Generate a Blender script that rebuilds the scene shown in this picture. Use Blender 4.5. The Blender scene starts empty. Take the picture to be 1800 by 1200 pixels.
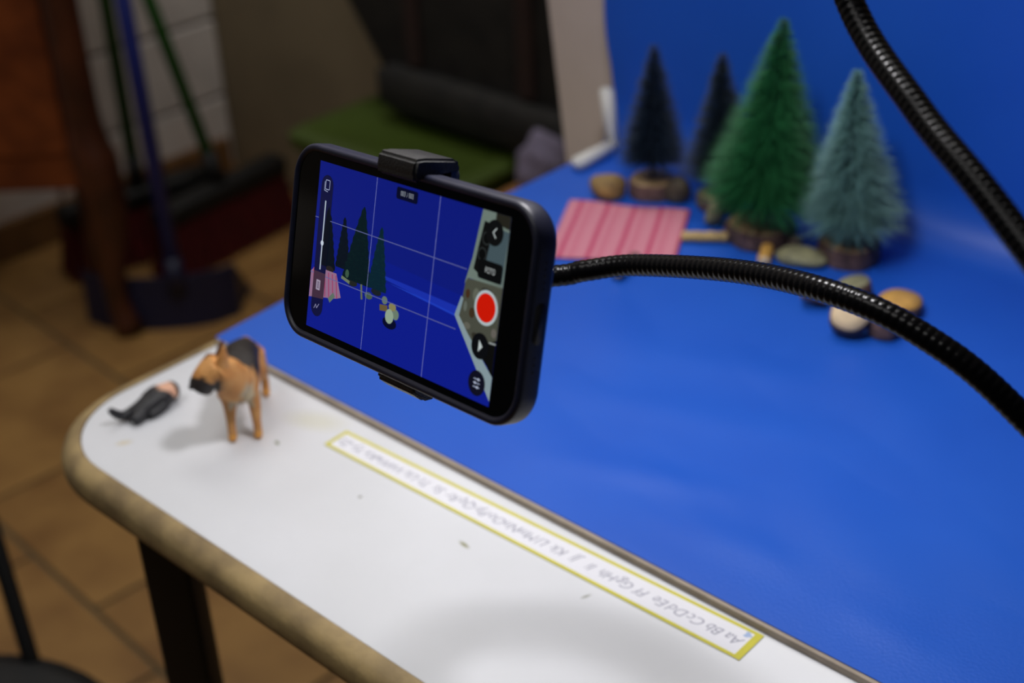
import bpy, bmesh, math, random
from mathutils import Vector, Matrix, Quaternion

random.seed(7)
SC = bpy.context.scene
COL = SC.collection

# ------------------------------------------------------------------ camera, world, lights, exposure
F_PX = 2551.98
RIGHT = Vector((0.73353702, 0.67845293, -0.04031216))
DOWN = Vector((0.31890869, -0.39596627, -0.86110856))
FWD = Vector((-0.60018388, 0.61879911, -0.50682045))
CAM = Vector((0, 0, 0.45))            # table surface is z = 0, floor z = -0.70
FLOOR = -0.70

cam_d = bpy.data.cameras.new('camera')
cam_d.sensor_width = 36.0
cam_d.lens = 36.0 * F_PX / 1800
cam_d.clip_start = 0.02
cam_d.dof.use_dof = True
cam_d.dof.focus_distance = 0.553
cam_d.dof.aperture_fstop = 7.2
cam = bpy.data.objects.new('camera', cam_d)
COL.objects.link(cam)
cam.matrix_world = Matrix(((RIGHT.x, -DOWN.x, -FWD.x, CAM.x), (RIGHT.y, -DOWN.y, -FWD.y, CAM.y),
                           (RIGHT.z, -DOWN.z, -FWD.z, CAM.z), (0, 0, 0, 1)))
SC.camera = cam
SC.view_settings.view_transform = 'Standard'
SC.view_settings.look = 'None'
SC.view_settings.exposure = 0.0
SC.view_settings.gamma = 1.0
SC.view_settings.use_curve_mapping = False

w = bpy.data.worlds.new('world')
SC.world = w
w.use_nodes = True
w.node_tree.nodes['Background'].inputs[0].default_value = (0.75, 0.85, 1.0, 1)
w.node_tree.nodes['Background'].inputs[1].default_value = 0.02

LAMP_POS = Vector((-0.385, 0.465, 0.46))


def area_light(name, loc, target, size, power, color, size_y=None):
    l = bpy.data.lights.new(name, 'AREA')
    l.shape = 'DISK'
    l.size = size
    if size_y:
        l.shape = 'RECTANGLE'
        l.size_y = size_y
    l.energy = power
    l.color = color
    o = bpy.data.objects.new(name, l)
    COL.objects.link(o)
    o.location = loc
    o.rotation_euler = (Vector(target) - Vector(loc)).to_track_quat('-Z', 'Y').to_euler()
    return o


CEILS = [Vector((-1.35, 1.15, 1.78)), Vector((-0.95, -0.35, 1.78))]  # second one is an added fill, brightening the front of the beige board
for c_, p_ in zip(CEILS, (9.5, 8.5)):
    l_ = area_light('ceiling_light_glow', c_, c_ - Vector((0, 0, 1)), 1.4, p_, (1.0, 0.985, 0.965), 0.6)
    l_.rotation_euler = (0, 0, 0)
area_light('lamp_glow', LAMP_POS - Vector((0, 0, 0.012)), LAMP_POS - Vector((0, 0, 1)), 0.075, 1.25, (1.0, 0.98, 1.0))


# ------------------------------------------------------------------ helpers
def lin(c):
    c = c / 255.0
    return c / 12.92 if c <= 0.04045 else ((c + 0.055) / 1.055) ** 2.4


def rgb(r, g, b):
    return (lin(r), lin(g), lin(b), 1)


def mat(name, col, rough=0.6, var=0.0, scale=40.0, bump=0.0, bscale=200.0, metal=0.0, spec=0.5, coat=0.0,
        emit=None, col2=None):
    m = bpy.data.materials.new(name)
    m.use_nodes = True
    nt = m.node_tree
    b = nt.nodes['Principled BSDF']
    b.inputs['Base Color'].default_value = col
    b.inputs['Roughness'].default_value = rough
    b.inputs['Metallic'].default_value = metal
    b.inputs['Specular IOR Level'].default_value = spec
    b.inputs['Coat Weight'].default_value = coat
    if emit is not None:
        b.inputs['Emission Color'].default_value = emit
        b.inputs['Emission Strength'].default_value = 1.0
    tc = nt.nodes.new('ShaderNodeTexCoord')
    if var > 0 or col2 is not None:
        n = nt.nodes.new('ShaderNodeTexNoise')
        n.inputs['Scale'].default_value = scale
        n.inputs['Detail'].default_value = 5
        nt.links.new(tc.outputs['Object'], n.inputs['Vector'])
        r = nt.nodes.new('ShaderNodeValToRGB')
        c2 = col2 if col2 is not None else tuple(x * (1 - var) for x in col[:3]) + (1,)
        r.color_ramp.elements[0].position = 0.35
        r.color_ramp.elements[0].color = c2
        r.color_ramp.elements[1].position = 0.62
        r.color_ramp.elements[1].color = col
        nt.links.new(n.outputs['Fac'], r.inputs['Fac'])
        nt.links.new(r.outputs['Color'], b.inputs['Base Color'])
    if bump > 0:
        n2 = nt.nodes.new('ShaderNodeTexNoise')
        n2.inputs['Scale'].default_value = bscale
        n2.inputs['Detail'].default_value = 4
        nt.links.new(tc.outputs['Object'], n2.inputs['Vector'])
        bp = nt.nodes.new('ShaderNodeBump')
        bp.inputs['Strength'].default_value = bump
        bp.inputs['Distance'].default_value = 0.001
        nt.links.new(n2.outputs['Fac'], bp.inputs['Height'])
        nt.links.new(bp.outputs['Normal'], b.inputs['Normal'])
    return m


def screen_mat(name, r, g, b):
    """a picture element on the lit phone screen"""
    m = mat(name, (0.002, 0.002, 0.002, 1), 0.12, emit=rgb(r, g, b), spec=0.2)
    return m


def attr_mat(name, rough=0.55, bump=0.0):
    m = mat(name, (1, 1, 1, 1), rough, bump=bump, bscale=900)
    nt = m.node_tree
    a = nt.nodes.new('ShaderNodeVertexColor')
    a.layer_name = 'patches'
    nt.links.new(a.outputs['Color'], nt.nodes['Principled BSDF'].inputs['Base Color'])
    return m


WORLD = {}


def tag(o, label=None, cat=None, group=None, kind=None):
    if label:
        o['label'] = label
    if cat:
        o['category'] = cat
    if group:
        o['group'] = group
    if kind:
        o['kind'] = kind
    return o


def thing(name, label, cat, loc=(0, 0, 0), rot=None, group=None):
    o = bpy.data.objects.new(name, None)
    o.empty_display_size = 0.02
    COL.objects.link(o)
    R = rot if rot is not None else Matrix.Identity(3)
    if isinstance(R, (int, float)):
        R = Matrix.Rotation(R, 3, 'Z')
    M = Matrix.Translation(Vector(loc)) @ R.to_4x4()
    o.matrix_world = M
    WORLD[o] = M
    return tag(o, label, cat, group)


def link(name, me, m=None, parent=None, smooth=True, world=True, label=None):
    """one mesh object; a child given in world coordinates is moved into its thing's frame"""
    if isinstance(me, bmesh.types.BMesh):
        bm = me
        bmesh.ops.recalc_face_normals(bm, faces=bm.faces[:])
        me = bpy.data.meshes.new(name)
        bm.to_mesh(me)
        bm.free()
    if parent is not None and world:
        me.transform(WORLD[parent].inverted())
    if m is not None:
        for mm in (m if isinstance(m, (list, tuple)) else [m]):
            me.materials.append(mm)
    if smooth:
        for p in me.polygons:
            p.use_smooth = True
    o = bpy.data.objects.new(name, me)
    COL.objects.link(o)
    if parent is not None:
        o.parent = parent
        WORLD[o] = WORLD[parent]
    else:
        WORLD[o] = Matrix.Identity(4)
    if label:
        o['label'] = label
    return o


def flat_edges(o, angle=35):
    try:
        o.data.set_sharp_from_angle(angle=math.radians(angle))
    except Exception:
        pass
    return o


def box(bm, c, s, R=None, bev=0.0):
    g = bmesh.ops.create_cube(bm, size=1.0)
    vs = g['verts']
    M = Matrix.Translation(Vector(c)) @ (R.to_4x4() if R is not None else Matrix.Identity(4)) @ Matrix.Diagonal((s[0], s[1], s[2], 1))
    bmesh.ops.transform(bm, matrix=M, verts=vs)
    if bev > 0:
        es = list({e for v in vs for e in v.link_edges})
        bmesh.ops.bevel(bm, geom=es, offset=bev, segments=3, profile=0.5, affect='EDGES')
    return vs


def boxed(c, s, R=None, bev=0.0):
    bm = bmesh.new()
    box(bm, c, s, R, bev)
    return bm


def loft(bm, loops, cap0=True, cap1=True, closed=True):
    rows = [[bm.verts.new(p) for p in lp] for lp in loops]
    n = len(rows[0])
    for a, b in zip(rows[:-1], rows[1:]):
        for i in range(n if closed else n - 1):
            j = (i + 1) % n
            bm.faces.new((a[i], a[j], b[j], b[i]))
    if cap0:
        bm.faces.new(rows[0][::-1])
    if cap1:
        bm.faces.new(rows[-1])
    return rows


def catmull(pts, step):
    P = [Vector(p) for p in pts]
    P = [P[0] * 2 - P[1]] + P + [P[-1] * 2 - P[-2]]
    out = []
    for i in range(1, len(P) - 2):
        a, b, c, d = P[i - 1:i + 3]
        n = 40
        for k in range(n):
            t = k / n
            out.append(0.5 * ((2 * b) + (c - a) * t + (2 * a - 5 * b + 4 * c - d) * t * t + (3 * b - a - 3 * c + d) * t ** 3))
    out.append(P[-2].copy())
    res = [out[0]]
    acc = 0.0
    for p, q in zip(out[:-1], out[1:]):
        L = (q - p).length
        pos = step - acc
        while pos <= L:
            res.append(p.lerp(q, pos / L))
            pos += step
        acc = (acc + L) % step
    return res


def sweep(bm, pts, rad, segs=16, caps=True):
    """tube along pts; rad is a number or a function of (index, fraction)"""
    n = len(pts)
    T = [(pts[min(i + 1, n - 1)] - pts[max(i - 1, 0)]).normalized() for i in range(n)]
    u = T[0].orthogonal().normalized()
    loops = []
    for i in range(n):
        if i:
            u = (u - T[i] * u.dot(T[i])).normalized()
        v = T[i].cross(u)
        r = rad(i, i / (n - 1)) if callable(rad) else rad
        loops.append([pts[i] + (u * math.cos(2 * math.pi * k / segs) + v * math.sin(2 * math.pi * k / segs)) * r for k in range(segs)])
    loft(bm, loops, caps, caps)


def rod(bm, a, b, r0, r1=None, segs=12):
    a, b = Vector(a), Vector(b)
    r1 = r0 if r1 is None else r1
    sweep(bm, [a, b], lambda i, f: r0 + (r1 - r0) * f, segs)


def lathe(bm, c, prof, segs=32, R=None, wob=None):
    loops = []
    for (r, z) in prof:
        lp = []
        for k in range(segs):
            a = 2 * math.pi * k / segs
            rr = r * (wob(a, z) if wob else 1)
            p = Vector((rr * math.cos(a), rr * math.sin(a), z))
            if R is not None:
                p = R @ p
            lp.append(Vector(c) + p)
        loops.append(lp)
    loft(bm, loops)


def rrect(cx, cy, hx, hy, r, n=8):
    r = max(r, 1e-5)
    out = []
    for (sx, sy, a0) in ((1, 1, 0), (-1, 1, 90), (-1, -1, 180), (1, -1, 270)):
        for k in range(n + 1):
            a = math.radians(a0 + 90 * k / n)
            out.append((cx + sx * (hx - r) + r * math.cos(a), cy + sy * (hy - r) + r * math.sin(a)))
    return out


def prism(bm, poly, z0, z1):
    loft(bm, [[Vector((x, y, z0)) for x, y in poly], [Vector((x, y, z1)) for x, y in poly]])


def evaluated(o):
    dg = bpy.context.evaluated_depsgraph_get()
    dg.update()
    me = bpy.data.meshes.new_from_object(o.evaluated_get(dg))
    return me


def text_mesh(s, size, shear=0.0, bold=0.0, spacing=1.0):
    cu = bpy.data.curves.new('lettering', 'FONT')
    cu.body = s
    cu.size = 1.0
    cu.shear = shear
    cu.align_x = 'CENTER'
    cu.align_y = 'CENTER'
    cu.offset = bold / size
    cu.resolution_u = 3
    cu.space_character = spacing
    o = bpy.data.objects.new('lettering', cu)
    COL.objects.link(o)
    me = evaluated(o)
    bpy.data.objects.remove(o)
    bpy.data.curves.remove(cu)
    me.materials.clear()
    me.transform(Matrix.Diagonal((size, size, size, 1)))
    return me


def ray(px, py):
    return FWD + RIGHT * ((px - 900) / F_PX) + DOWN * ((py - 600) / F_PX)


def on_z(px, py, z=0.0):
    d = ray(px, py)
    return CAM + d * ((z - CAM.z) / d.z)


def on_y(px, py, y):
    d = ray(px, py)
    return CAM + d * ((y - CAM.y) / d.y)


def at_d(px, py, d):
    return CAM + ray(px, py) * d


# ------------------------------------------------------------------ materials
M_white = mat('white_laminate', rgb(233, 235, 240), 0.38, col2=rgb(226, 228, 232), scale=9)
M_band = mat('worn_edge_band', rgb(168, 144, 98), 0.55, col2=rgb(128, 108, 74), scale=45, bump=0.3, bscale=300)
M_steel = mat('black_painted_steel', rgb(8, 8, 8), 0.55, var=0.3, scale=60)
M_blue = mat('blue_vinyl', rgb(30, 92, 200), 0.42, spec=0.4, col2=rgb(26, 86, 194), scale=7, bump=0.15, bscale=600)
M_tan = mat('raw_board_edge', rgb(170, 156, 140), 0.7, var=0.2, scale=80)
M_panel = mat('beige_board', rgb(214, 198, 186), 0.7, var=0.05, scale=20)
M_brkt = mat('white_plastic', rgb(226, 224, 218), 0.45, var=0.05, scale=50)
M_navy = mat('navy_silicone_case', rgb(26, 29, 52), 0.42, var=0.15, scale=200, bump=0.1, bscale=3000)
M_glass = mat('black_phone_glass', (0.0012, 0.0012, 0.0012, 1), 0.08, spec=0.3)
M_hole = mat('dark_recess', (0.001, 0.001, 0.001, 1), 0.6)
M_black = mat('black_textured_plastic', rgb(26, 26, 28), 0.42, bump=0.5, bscale=1600)
M_goose = mat('black_glossy_coil', rgb(8, 8, 9), 0.22, spec=0.13)
M_paper = mat('white_paper', rgb(238, 238, 244), 0.6, var=0.02, scale=50)
M_lime = mat('lime_border_print', rgb(212, 204, 62), 0.6, var=0.08, scale=60)
M_ink = mat('grey_pencil_ink', rgb(166, 166, 180), 0.7)
M_bluemark = mat('pale_blue_print', rgb(170, 190, 225), 0.7)
M_bark = mat('bark', rgb(116, 90, 84), 0.85, col2=rgb(78, 58, 54), scale=160, bump=0.8, bscale=500)
M_cut = mat('cut_wood', rgb(186, 158, 118), 0.7, col2=rgb(150, 122, 84), scale=120)
M_cutpale = mat('pale_cut_wood', rgb(226, 202, 164), 0.7, var=0.15, scale=120)
M_gold = mat('golden_cut_wood', rgb(222, 170, 84), 0.6, var=0.2, scale=140)
M_stick = mat('peeled_stick', rgb(200, 170, 110), 0.65, var=0.25, scale=150)
M_stone = mat('olive_stone', rgb(150, 148, 112), 0.75, col2=rgb(122, 120, 92), scale=110, bump=0.4, bscale=300)
M_brownstone = mat('brown_stone', rgb(162, 132, 78), 0.75, col2=rgb(120, 98, 62), scale=110, bump=0.4, bscale=300)
M_darkstone = mat('dark_mottled_stone', rgb(92, 84, 66), 0.8, col2=rgb(60, 52, 44), scale=150, bump=0.4, bscale=300)
M_pinkstone = mat('pinkish_stone', rgb(150, 128, 112), 0.75, var=0.3, scale=110)

# ------------------------------------------------------------------ room: floor, walls, ceiling
M_tile = mat('brown_ceramic_tile', rgb(164, 124, 70), 0.45, col2=rgb(136, 98, 54), scale=9, bump=0.1, bscale=60)
M_grout = mat('grey_grout', rgb(102, 90, 66), 0.9, var=0.2, scale=40)
M_pierwall = mat('white_painted_block', rgb(230, 222, 216), 0.75, var=0.12, scale=14, bump=0.4, bscale=90)
M_mortar = mat('painted_mortar', rgb(128, 118, 110), 0.9, var=0.1, scale=30)
M_wall = mat('beige_plaster', rgb(138, 124, 98), 0.85, var=0.15, scale=8, bump=0.3, bscale=60)
M_ceil = mat('white_ceiling_paint', rgb(215, 212, 205), 0.9, var=0.05, scale=5)
M_base = mat('brown_baseboard', rgb(120, 84, 46), 0.6, var=0.3, scale=30)

fl = link('floor', boxed((-0.75, 0.55, FLOOR - 0.03), (3.3, 2.9, 0.05)), M_grout, smooth=False)
tag(fl, kind='structure')
ts, gap, ang = 0.30, 0.007, math.radians(-3.6)
tile_me = None
R2 = Matrix.Rotation(ang, 3, 'Z')
for i in range(-5, 8):
    for j in range(-5, 6):
        c = Vector((-1.324, 0.616, 0)) + R2 @ Vector(((i + (0.5 if j % 2 == 0 else 0.0)) * ts, (j + 0.5) * ts, 0))
        if not (-2.27 + 0.16 < c.x < 0.85 and -0.8 < c.y < 1.57 - 0.16):
            # cut tiles at the walls are trimmed to the wall line
            if not (-2.4 < c.x < 0.85 and -0.8 < c.y < 1.72):
                continue
        c.z = FLOOR - 0.0045
        if tile_me is None:
            t = link('tile', boxed((0, 0, 0), (ts - gap, ts - gap, 0.009), bev=0.0015), M_tile, smooth=False)
            tile_me = t.data
        else:
            t = bpy.data.objects.new('tile', tile_me)
            COL.objects.link(t)
        t.parent = fl
        t.location = (c.x, c.y, c.z + random.uniform(-0.0004, 0.0004))
        t.rotation_euler = (0, 0, ang)

WX, WY = -2.27, 1.57
wl = link('wall_left', boxed((WX - 0.065, 0.35, 0.55), (0.1, 2.5, 2.5)), M_mortar, smooth=False)
tag(wl, kind='structure')
block_me = None
bh, bl, jt = 0.152, 0.39, 0.008
for r in range(16):
    for k in range(-2, 6):
        y1 = WY - k * bl - (bl / 2 if r % 2 else 0)
        y0 = y1 - bl
        y1 = min(y1, WY)
        if y1 - y0 < 0.05 or y0 < -0.9:
            continue
        full = abs(y1 - y0 - bl) < 1e-6
        zc = FLOOR + r * bh + bh / 2
        if full and block_me is not None:
            b = bpy.data.objects.new('block', block_me)
            COL.objects.link(b)
        else:
            b = link('block', boxed((0, 0, 0), (0.03, (y1 - y0) - jt, bh - jt), bev=0.004), M_pierwall, smooth=False)
            if full:
                block_me = b.data
        b.parent = wl
        b.location = (WX - 0.012 + random.uniform(-0.001, 0.001), (y0 + y1) / 2, zc)
wb = link('wall_back', boxed((-0.7, WY + 0.05, 0.55), (3.24, 0.1, 2.5)), M_wall, smooth=False)
tag(wb, kind='structure')
ce = link('ceiling', boxed((-0.75, 0.4, 1.85), (3.3, 2.6, 0.06)), M_ceil, smooth=False)
tag(ce, kind='structure')
tag(link('baseboard_left', boxed((WX + 0.012, 0.35, FLOOR + 0.035), (0.018, 2.4, 0.07), bev=0.004), M_base, smooth=False), kind='structure')
M_diff = mat('lit_diffuser', (0.8, 0.8, 0.8, 1), 0.5, emit=(1, 0.97, 0.92, 1))
for c_, lab in zip(CEILS, ('long white ceiling light nearest the corner of the walls', 'added unseen ceiling fill light in front of the desk')):
    cl = thing('ceiling_light', lab, 'light', (c_.x, c_.y, 1.82), group='long ceiling lights')
    bm = bmesh.new()
    loft(bm, [[Vector((x, y, z)) for x, y in rrect(c_.x, c_.y, 0.73 - i, 0.33 - i, 0.02, 3)] for i, z in ((0, 1.82), (0, 1.797), (0.025, 1.793), (0.025, 1.806))], True, False)
    link('frame', bm, M_brkt, cl, smooth=False)
    link('diffuser', boxed((c_.x, c_.y, 1.806), (1.40, 0.60, 0.004)), M_diff, cl, smooth=False)

# ------------------------------------------------------------------ desk
X0, X1, Y0, Y1 = -0.673, 0.36, 0.309, 0.842
desk = thing('school_desk', 'white topped school desk with worn rounded wooden edge and black steel legs', 'desk', (-0.15, 0.57, FLOOR))
cxd, cyd, hxd, hyd = (X0 + X1) / 2, (Y0 + Y1) / 2, (X1 - X0) / 2, (Y1 - Y0) / 2


def desk_loop(off, z):
    return [Vector((x, y, z)) for x, y in rrect(cxd, cyd, hxd + off, hyd + off, 0.055 + off, 12)]


bm = bmesh.new()
loft(bm, [desk_loop(0, -0.019), desk_loop(0, -0.0004), desk_loop(-0.0006, 0.0)])
top = flat_edges(link('desktop', bm, M_white, desk, label='white laminate desktop with small smudges'))
# three old smudges on the laminate (stains with a shape of their own)
nt = M_white.node_tree
b = nt.nodes['Principled BSDF']
src = b.inputs['Base Color'].links[0].from_socket
geo = nt.nodes.new('ShaderNodeNewGeometry')
for (px, py, r, sx, a, c) in ((816, 957, 0.0016, 3.0, -8, (150, 150, 110)), (487, 778, 0.0015, 1.9, -20, (120, 128, 84)), (633, 873, 0.0014, 1, 0, (130, 130, 120)),
                           (1030, 1048, 0.0012, 3, 70, (170, 172, 165)), (218, 778, 0.003, 2, 60, (225, 216, 196)), (555, 740, 0.012, 2, 20, (226, 226, 216))):
    P = on_z(px, py)
    mp = nt.nodes.new('ShaderNodeMapping')
    mp.vector_type = 'TEXTURE'
    mp.inputs['Location'].default_value = P
    mp.inputs['Rotation'].default_value = (0, 0, math.radians(a))
    mp.inputs['Scale'].default_value = (r * sx, r, 1)
    nt.links.new(geo.outputs['Position'], mp.inputs['Vector'])
    ln = nt.nodes.new('ShaderNodeVectorMath')
    ln.operation = 'LENGTH'
    nt.links.new(mp.outputs['Vector'], ln.inputs[0])
    rp = nt.nodes.new('ShaderNodeMapRange')
    rp.inputs['From Min'].default_value = 0.3
    rp.inputs['From Max'].default_value = 1.0
    rp.inputs['To Min'].default_value = 1.0
    rp.inputs['To Max'].default_value = 0.0
    nt.links.new(ln.outputs['Value'], rp.inputs['Value'])
    mx = nt.nodes.new('ShaderNodeMix')
    mx.data_type = 'RGBA'
    nt.links.new(rp.outputs['Result'], mx.inputs['Factor'])
    nt.links.new(src, mx.inputs['A'])
    mx.inputs['B'].default_value = rgb(*c)
    src = mx.outputs['Result']
nt.links.new(src, b.inputs['Base Color'])
bm = bmesh.new()
prof = [(0.0006, -0.0215), (0.006, -0.0215), (0.0105, -0.019), (0.0125, -0.0145), (0.0125, -0.009), (0.0108, -0.0045), (0.007, -0.0014), (0.003, -0.0002), (0.0004, 0.0)]
loft(bm, [desk_loop(o, z) for o, z in prof], False, False)
link('edge_band', bm, M_band, desk, label='worn tan rounded edge band')
rot45 = Matrix.Rotation(math.radians(40), 3, 'Z')
lg0 = on_z(322, 1085, -0.13)
lg0.z = -0.02
legtops = [lg0, Vector((X1 - 0.08, Y0 + 0.05, -0.02)), Vector((X1 - 0.08, Y1 - 0.06, -0.02)), Vector((X0 + 0.1, Y1 - 0.06, -0.02))]
for P in legtops:
    sx = 1 if P.x > 0 else -1
    foot = P + Vector((sx * 0.0, 0, FLOOR + 0.035))
    bm = bmesh.new()
    sq = [rot45 @ Vector((x, y, 0)) for x, y in rrect(0, 0, 0.0135, 0.0135, 0.003, 3)]
    loft(bm, [[foot + q for q in sq], [P + q for q in sq]])
    lg = flat_edges(link('leg', bm, M_steel, desk))
    bm = bmesh.new()
    lathe(bm, (foot.x, foot.y, FLOOR), [(0.016, 0.0), (0.019, 0.004), (0.019, 0.02), (0.012, 0.026)], 16)
    link('foot_cap', bm, M_black, lg)
bm = bmesh.new()
for a, b_ in ((0, 1), (1, 2), (2, 3), (3, 0)):
    A, B = legtops[a].copy(), legtops[b_].copy()
    A.z = B.z = -0.036
    if (a, b_) == (0, 1):
        A.y = B.y = Y0 + 0.2
    d = (B - A)
    box(bm, (A + B) / 2, (d.length - 0.03, 0.018, 0.03), d.to_track_quat('X', 'Z').to_matrix())
fr = link('apron_frame', bm, M_steel, desk, smooth=False)
fr['kind'] = 'stuff'

# ------------------------------------------------------------------ stage: base board, blue sheet, bracket, back panel
BZ = 0.0042
SY0 = 0.4325
bd = link('base_board', boxed(((-0.6715 + 0.14) / 2, (SY0 - 0.0022 + 0.832) / 2, BZ / 2 + 0.0001), (0.14 + 0.6715, 0.832 - SY0 + 0.0022, BZ - 0.0004), bev=0.0004), M_tan, smooth=False)
tag(bd, 'thin greyish tan board lying on the white desk under the blue sheet', 'board')

RC = 0.035
YB = 0.828
prof = []
n1 = 110
for i in range(n1):
    prof.append((SY0 + (YB - RC - SY0) * i / n1, BZ, 0, 1))
for i in range(13):
    a = math.pi / 2 * i / 12
    prof.append((YB - RC + RC * math.sin(a), BZ + RC * (1 - math.cos(a)), -math.sin(a), math.cos(a)))
for i in range(1, 41):
    prof.append((YB, BZ + RC + 0.27 * i / 40, -1, 0))
bm = bmesh.new()
rows = []
NX = 150
# long soft wrinkles in the vinyl: (start, end, half width, height) on the desk plane
WR = [(on_z(*p0), on_z(*p1), wd, am) for p0, p1, wd, am in (((950, 815), (1330, 890), 0.012, 0.0011), ((1170, 925), (1480, 1050), 0.013, 0.0014), ((1430, 1060), (1700, 1210), 0.012, 0.0013),
                                                        ((960, 690), (1500, 800), 0.016, 0.0008), ((1100, 620), (1600, 720), 0.016, 0.0007))]
for k, (y, z, ny, nz) in enumerate(prof):
    up = max(0.0, z - BZ)
    xl = -0.6745 - 0.125 * up - 0.0035 * math.sin(math.pi * min(1, (y - SY0) / 0.2)) * (1 if up < 0.001 else 0)
    if up > 0.06:
        xl -= 0.002 * math.sin((up - 0.06) * 60)
    row = []
    for i in range(NX + 1):
        u = i / NX
        x = xl + (0.135 - xl) * u
        # slack in the sheet: long shallow ripples on the flat, none at the glued front edge
        s = k / len(prof)
        fy = min(1, (y - SY0) / 0.06) if up < 0.02 else 1
        amp = 0.0006 * fy
        h = amp * (math.sin(x * 31 + y * 17 + 1) + 0.8 * math.sin(x * 12 - y * 44 + 2.0) + 0.6 * math.sin(x * 57 + y * 71))
        h = max(h, -0.0001) if up < 0.001 else h
        # a soft welt where the sheet turns up the back board
        if up < 0.001:
            h = abs(h)
            for (ra, rb, wd, am) in WR:
                t_ = ((x - ra.x) * (rb.x - ra.x) + (y - ra.y) * (rb.y - ra.y)) / (rb - ra).length_squared
                q_ = ra + (rb - ra) * min(1, max(0, t_))
                dd_ = math.hypot(x - q_.x, y - q_.y) / wd
                if dd_ < 2.5:
                    h += am * fy * math.exp(-dd_ * dd_) * math.sin(math.pi * min(1, max(0.12, t_ * 0.9 + 0.1)))
        row.append(bm.verts.new((x, y + ny * (0.0006 + abs(h)), z + nz * (0.0005 + (h if up > 0.001 else abs(h))))))
    rows.append(row)
for a, b_ in zip(rows[:-1], rows[1:]):
    for i in range(NX):
        bm.faces.new((a[i], a[i + 1], b_[i + 1], b_[i]))
sheet = link('backdrop_sheet', bm, M_blue)
sol = sheet.modifiers.new('thickness', 'SOLIDIFY')
sol.thickness = 0.0004
sol.offset = 1
es_ = sheet.modifiers.new('crisp_rim', 'EDGE_SPLIT')
es_.split_angle = math.radians(40)
tag(sheet, 'bright blue vinyl backdrop sheet sweeping from the desk up the board', 'backdrop')

pn = bmesh.new()
pa_, pb_ = on_y(963, 0, 0.858), on_y(998, 300, 0.858)
slope_ = (pa_.x - pb_.x) / (pa_.z - pb_.z)
poly = [(pb_.x, FLOOR), (0.2, FLOOR), (0.2, 0.31), (pa_.x + slope_ * (0.31 - pa_.z), 0.31), (pb_.x, pb_.z)]
loft(pn, [[Vector((x, 0.858, z)) for x, z in poly], [Vector((x, 0.872, z)) for x, z in poly]])
tag(link('display_board', pn, M_panel, smooth=False), 'tall greyish beige board standing behind the blue backdrop', 'board')

br = thing('corner_bracket', 'white L-shaped plastic bracket at the left end of the blue backdrop', 'bracket', (-0.668, 0.80, BZ))
bm = bmesh.new()
bw = 0.0092
A0 = on_z(1011, 299, BZ + 0.0015)
cl_ = on_z(1086, 262, BZ + 0.0015)
T0 = on_y(1073, 152, cl_.y)
lo = []
for P, n1_, n2_ in ((A0, (0, 0, 1), None), (cl_ + Vector((0, -0.004, 0)), (0, 0, 1), None)):
    lo.append([P + Vector((-bw / 2, 0, 0)), P + Vector((bw / 2, 0, 0)), P + Vector((bw / 2, 0, bw)), P + Vector((-bw / 2, 0, bw))])
loft(bm, lo)
bmesh.ops.bevel(bm, geom=bm.edges[:], offset=0.0012, segments=2, affect='EDGES')
link('base_arm', bm, M_brkt, br)
bm = bmesh.new()
lo = []
for P in (cl_, T0):
    lo.append([P + Vector((-bw / 2, -bw, 0)), P + Vector((bw / 2, -bw, 0)), P + Vector((bw / 2, 0.0, 0)), P + Vector((-bw / 2, 0.0, 0))])
loft(bm, lo)
bmesh.ops.bevel(bm, geom=bm.edges[:], offset=0.0012, segments=2, affect='EDGES')
link('upright_arm', bm, M_brkt, br)

# ------------------------------------------------------------------ alphabet strip
q = [Vector((-0.5375, 0.4020, 0)), Vector((-0.2660, 0.4085, 0)), Vector((-0.2665, 0.4288, 0)), Vector((-0.5380, 0.4190, 0))]   # BL BR TR TL


def bil(u, v, z):
    a = q[0].lerp(q[1], u)
    b = q[3].lerp(q[2], u)
    p = a.lerp(b, v)
    return Vector((p.x, p.y, z))


strip = thing('alphabet_strip', 'white paper strip of cursive letters with lime border stuck on the desk', 'paper strip', (-0.4, 0.414, 0))
bm = bmesh.new()
pq = [bil(0, 0, 0), bil(1, 0, 0), bil(1, 1, 0), bil(0, 1, 0)]
loft(bm, [[p + Vector((0, 0, 0.00015)) for p in pq], [p + Vector((0, 0, 0.0004)) for p in pq]])
link('paper', bm, M_paper, strip, smooth=False)
bm = bmesh.new()
z = 0.0004
zz = 0.0005
o_ = [(0, 0), (1, 0), (1, 1), (0, 1)]
i_ = [(0.0085, 0.115), (0.9865, 0.10), (0.9865, 0.905), (0.0085, 0.875)]
ov = [bil(u, v, zz) for u, v in o_]
iv = [bil(u, v, zz) for u, v in i_]
lo_ = [[Vector((p.x, p.y, z)) for p in ov], ov, iv, [Vector((p.x, p.y, z)) for p in iv]]
loft(bm, lo_, False, False)
link('border', bm, M_lime, strip, smooth=False, label='lime yellow printed border')
pairs = ['Aa', 'Bb', 'Cc', 'Dd', 'Ee', 'Ff', 'Gg', 'Hh', 'Ii', 'Jj', 'Kk', 'Ll', 'Mm', 'Nn', 'Oo', 'Pp', 'Qq', 'Rr', 'Ss', 'Tt', 'Uu', 'Vv', 'Ww', 'Xx', 'Yy', 'Zz']
dirx = (q[1] - q[0]).normalized()
th = math.atan2(dirx.y, dirx.x) + math.pi
for i, s in enumerate(pairs):
    u = 0.966 - i * (0.966 - 0.032) / 25
    P = bil(u, 0.5, 0.00045)
    me = text_mesh(s, 0.0080, 0.35)
    me.transform(Matrix.Translation(P) @ Matrix.Rotation(th, 4, 'Z'))
    link('letter_pair', me, M_ink, strip, smooth=False)
bm = bmesh.new()
P = bil(0.978, 0.80, 0)
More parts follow.
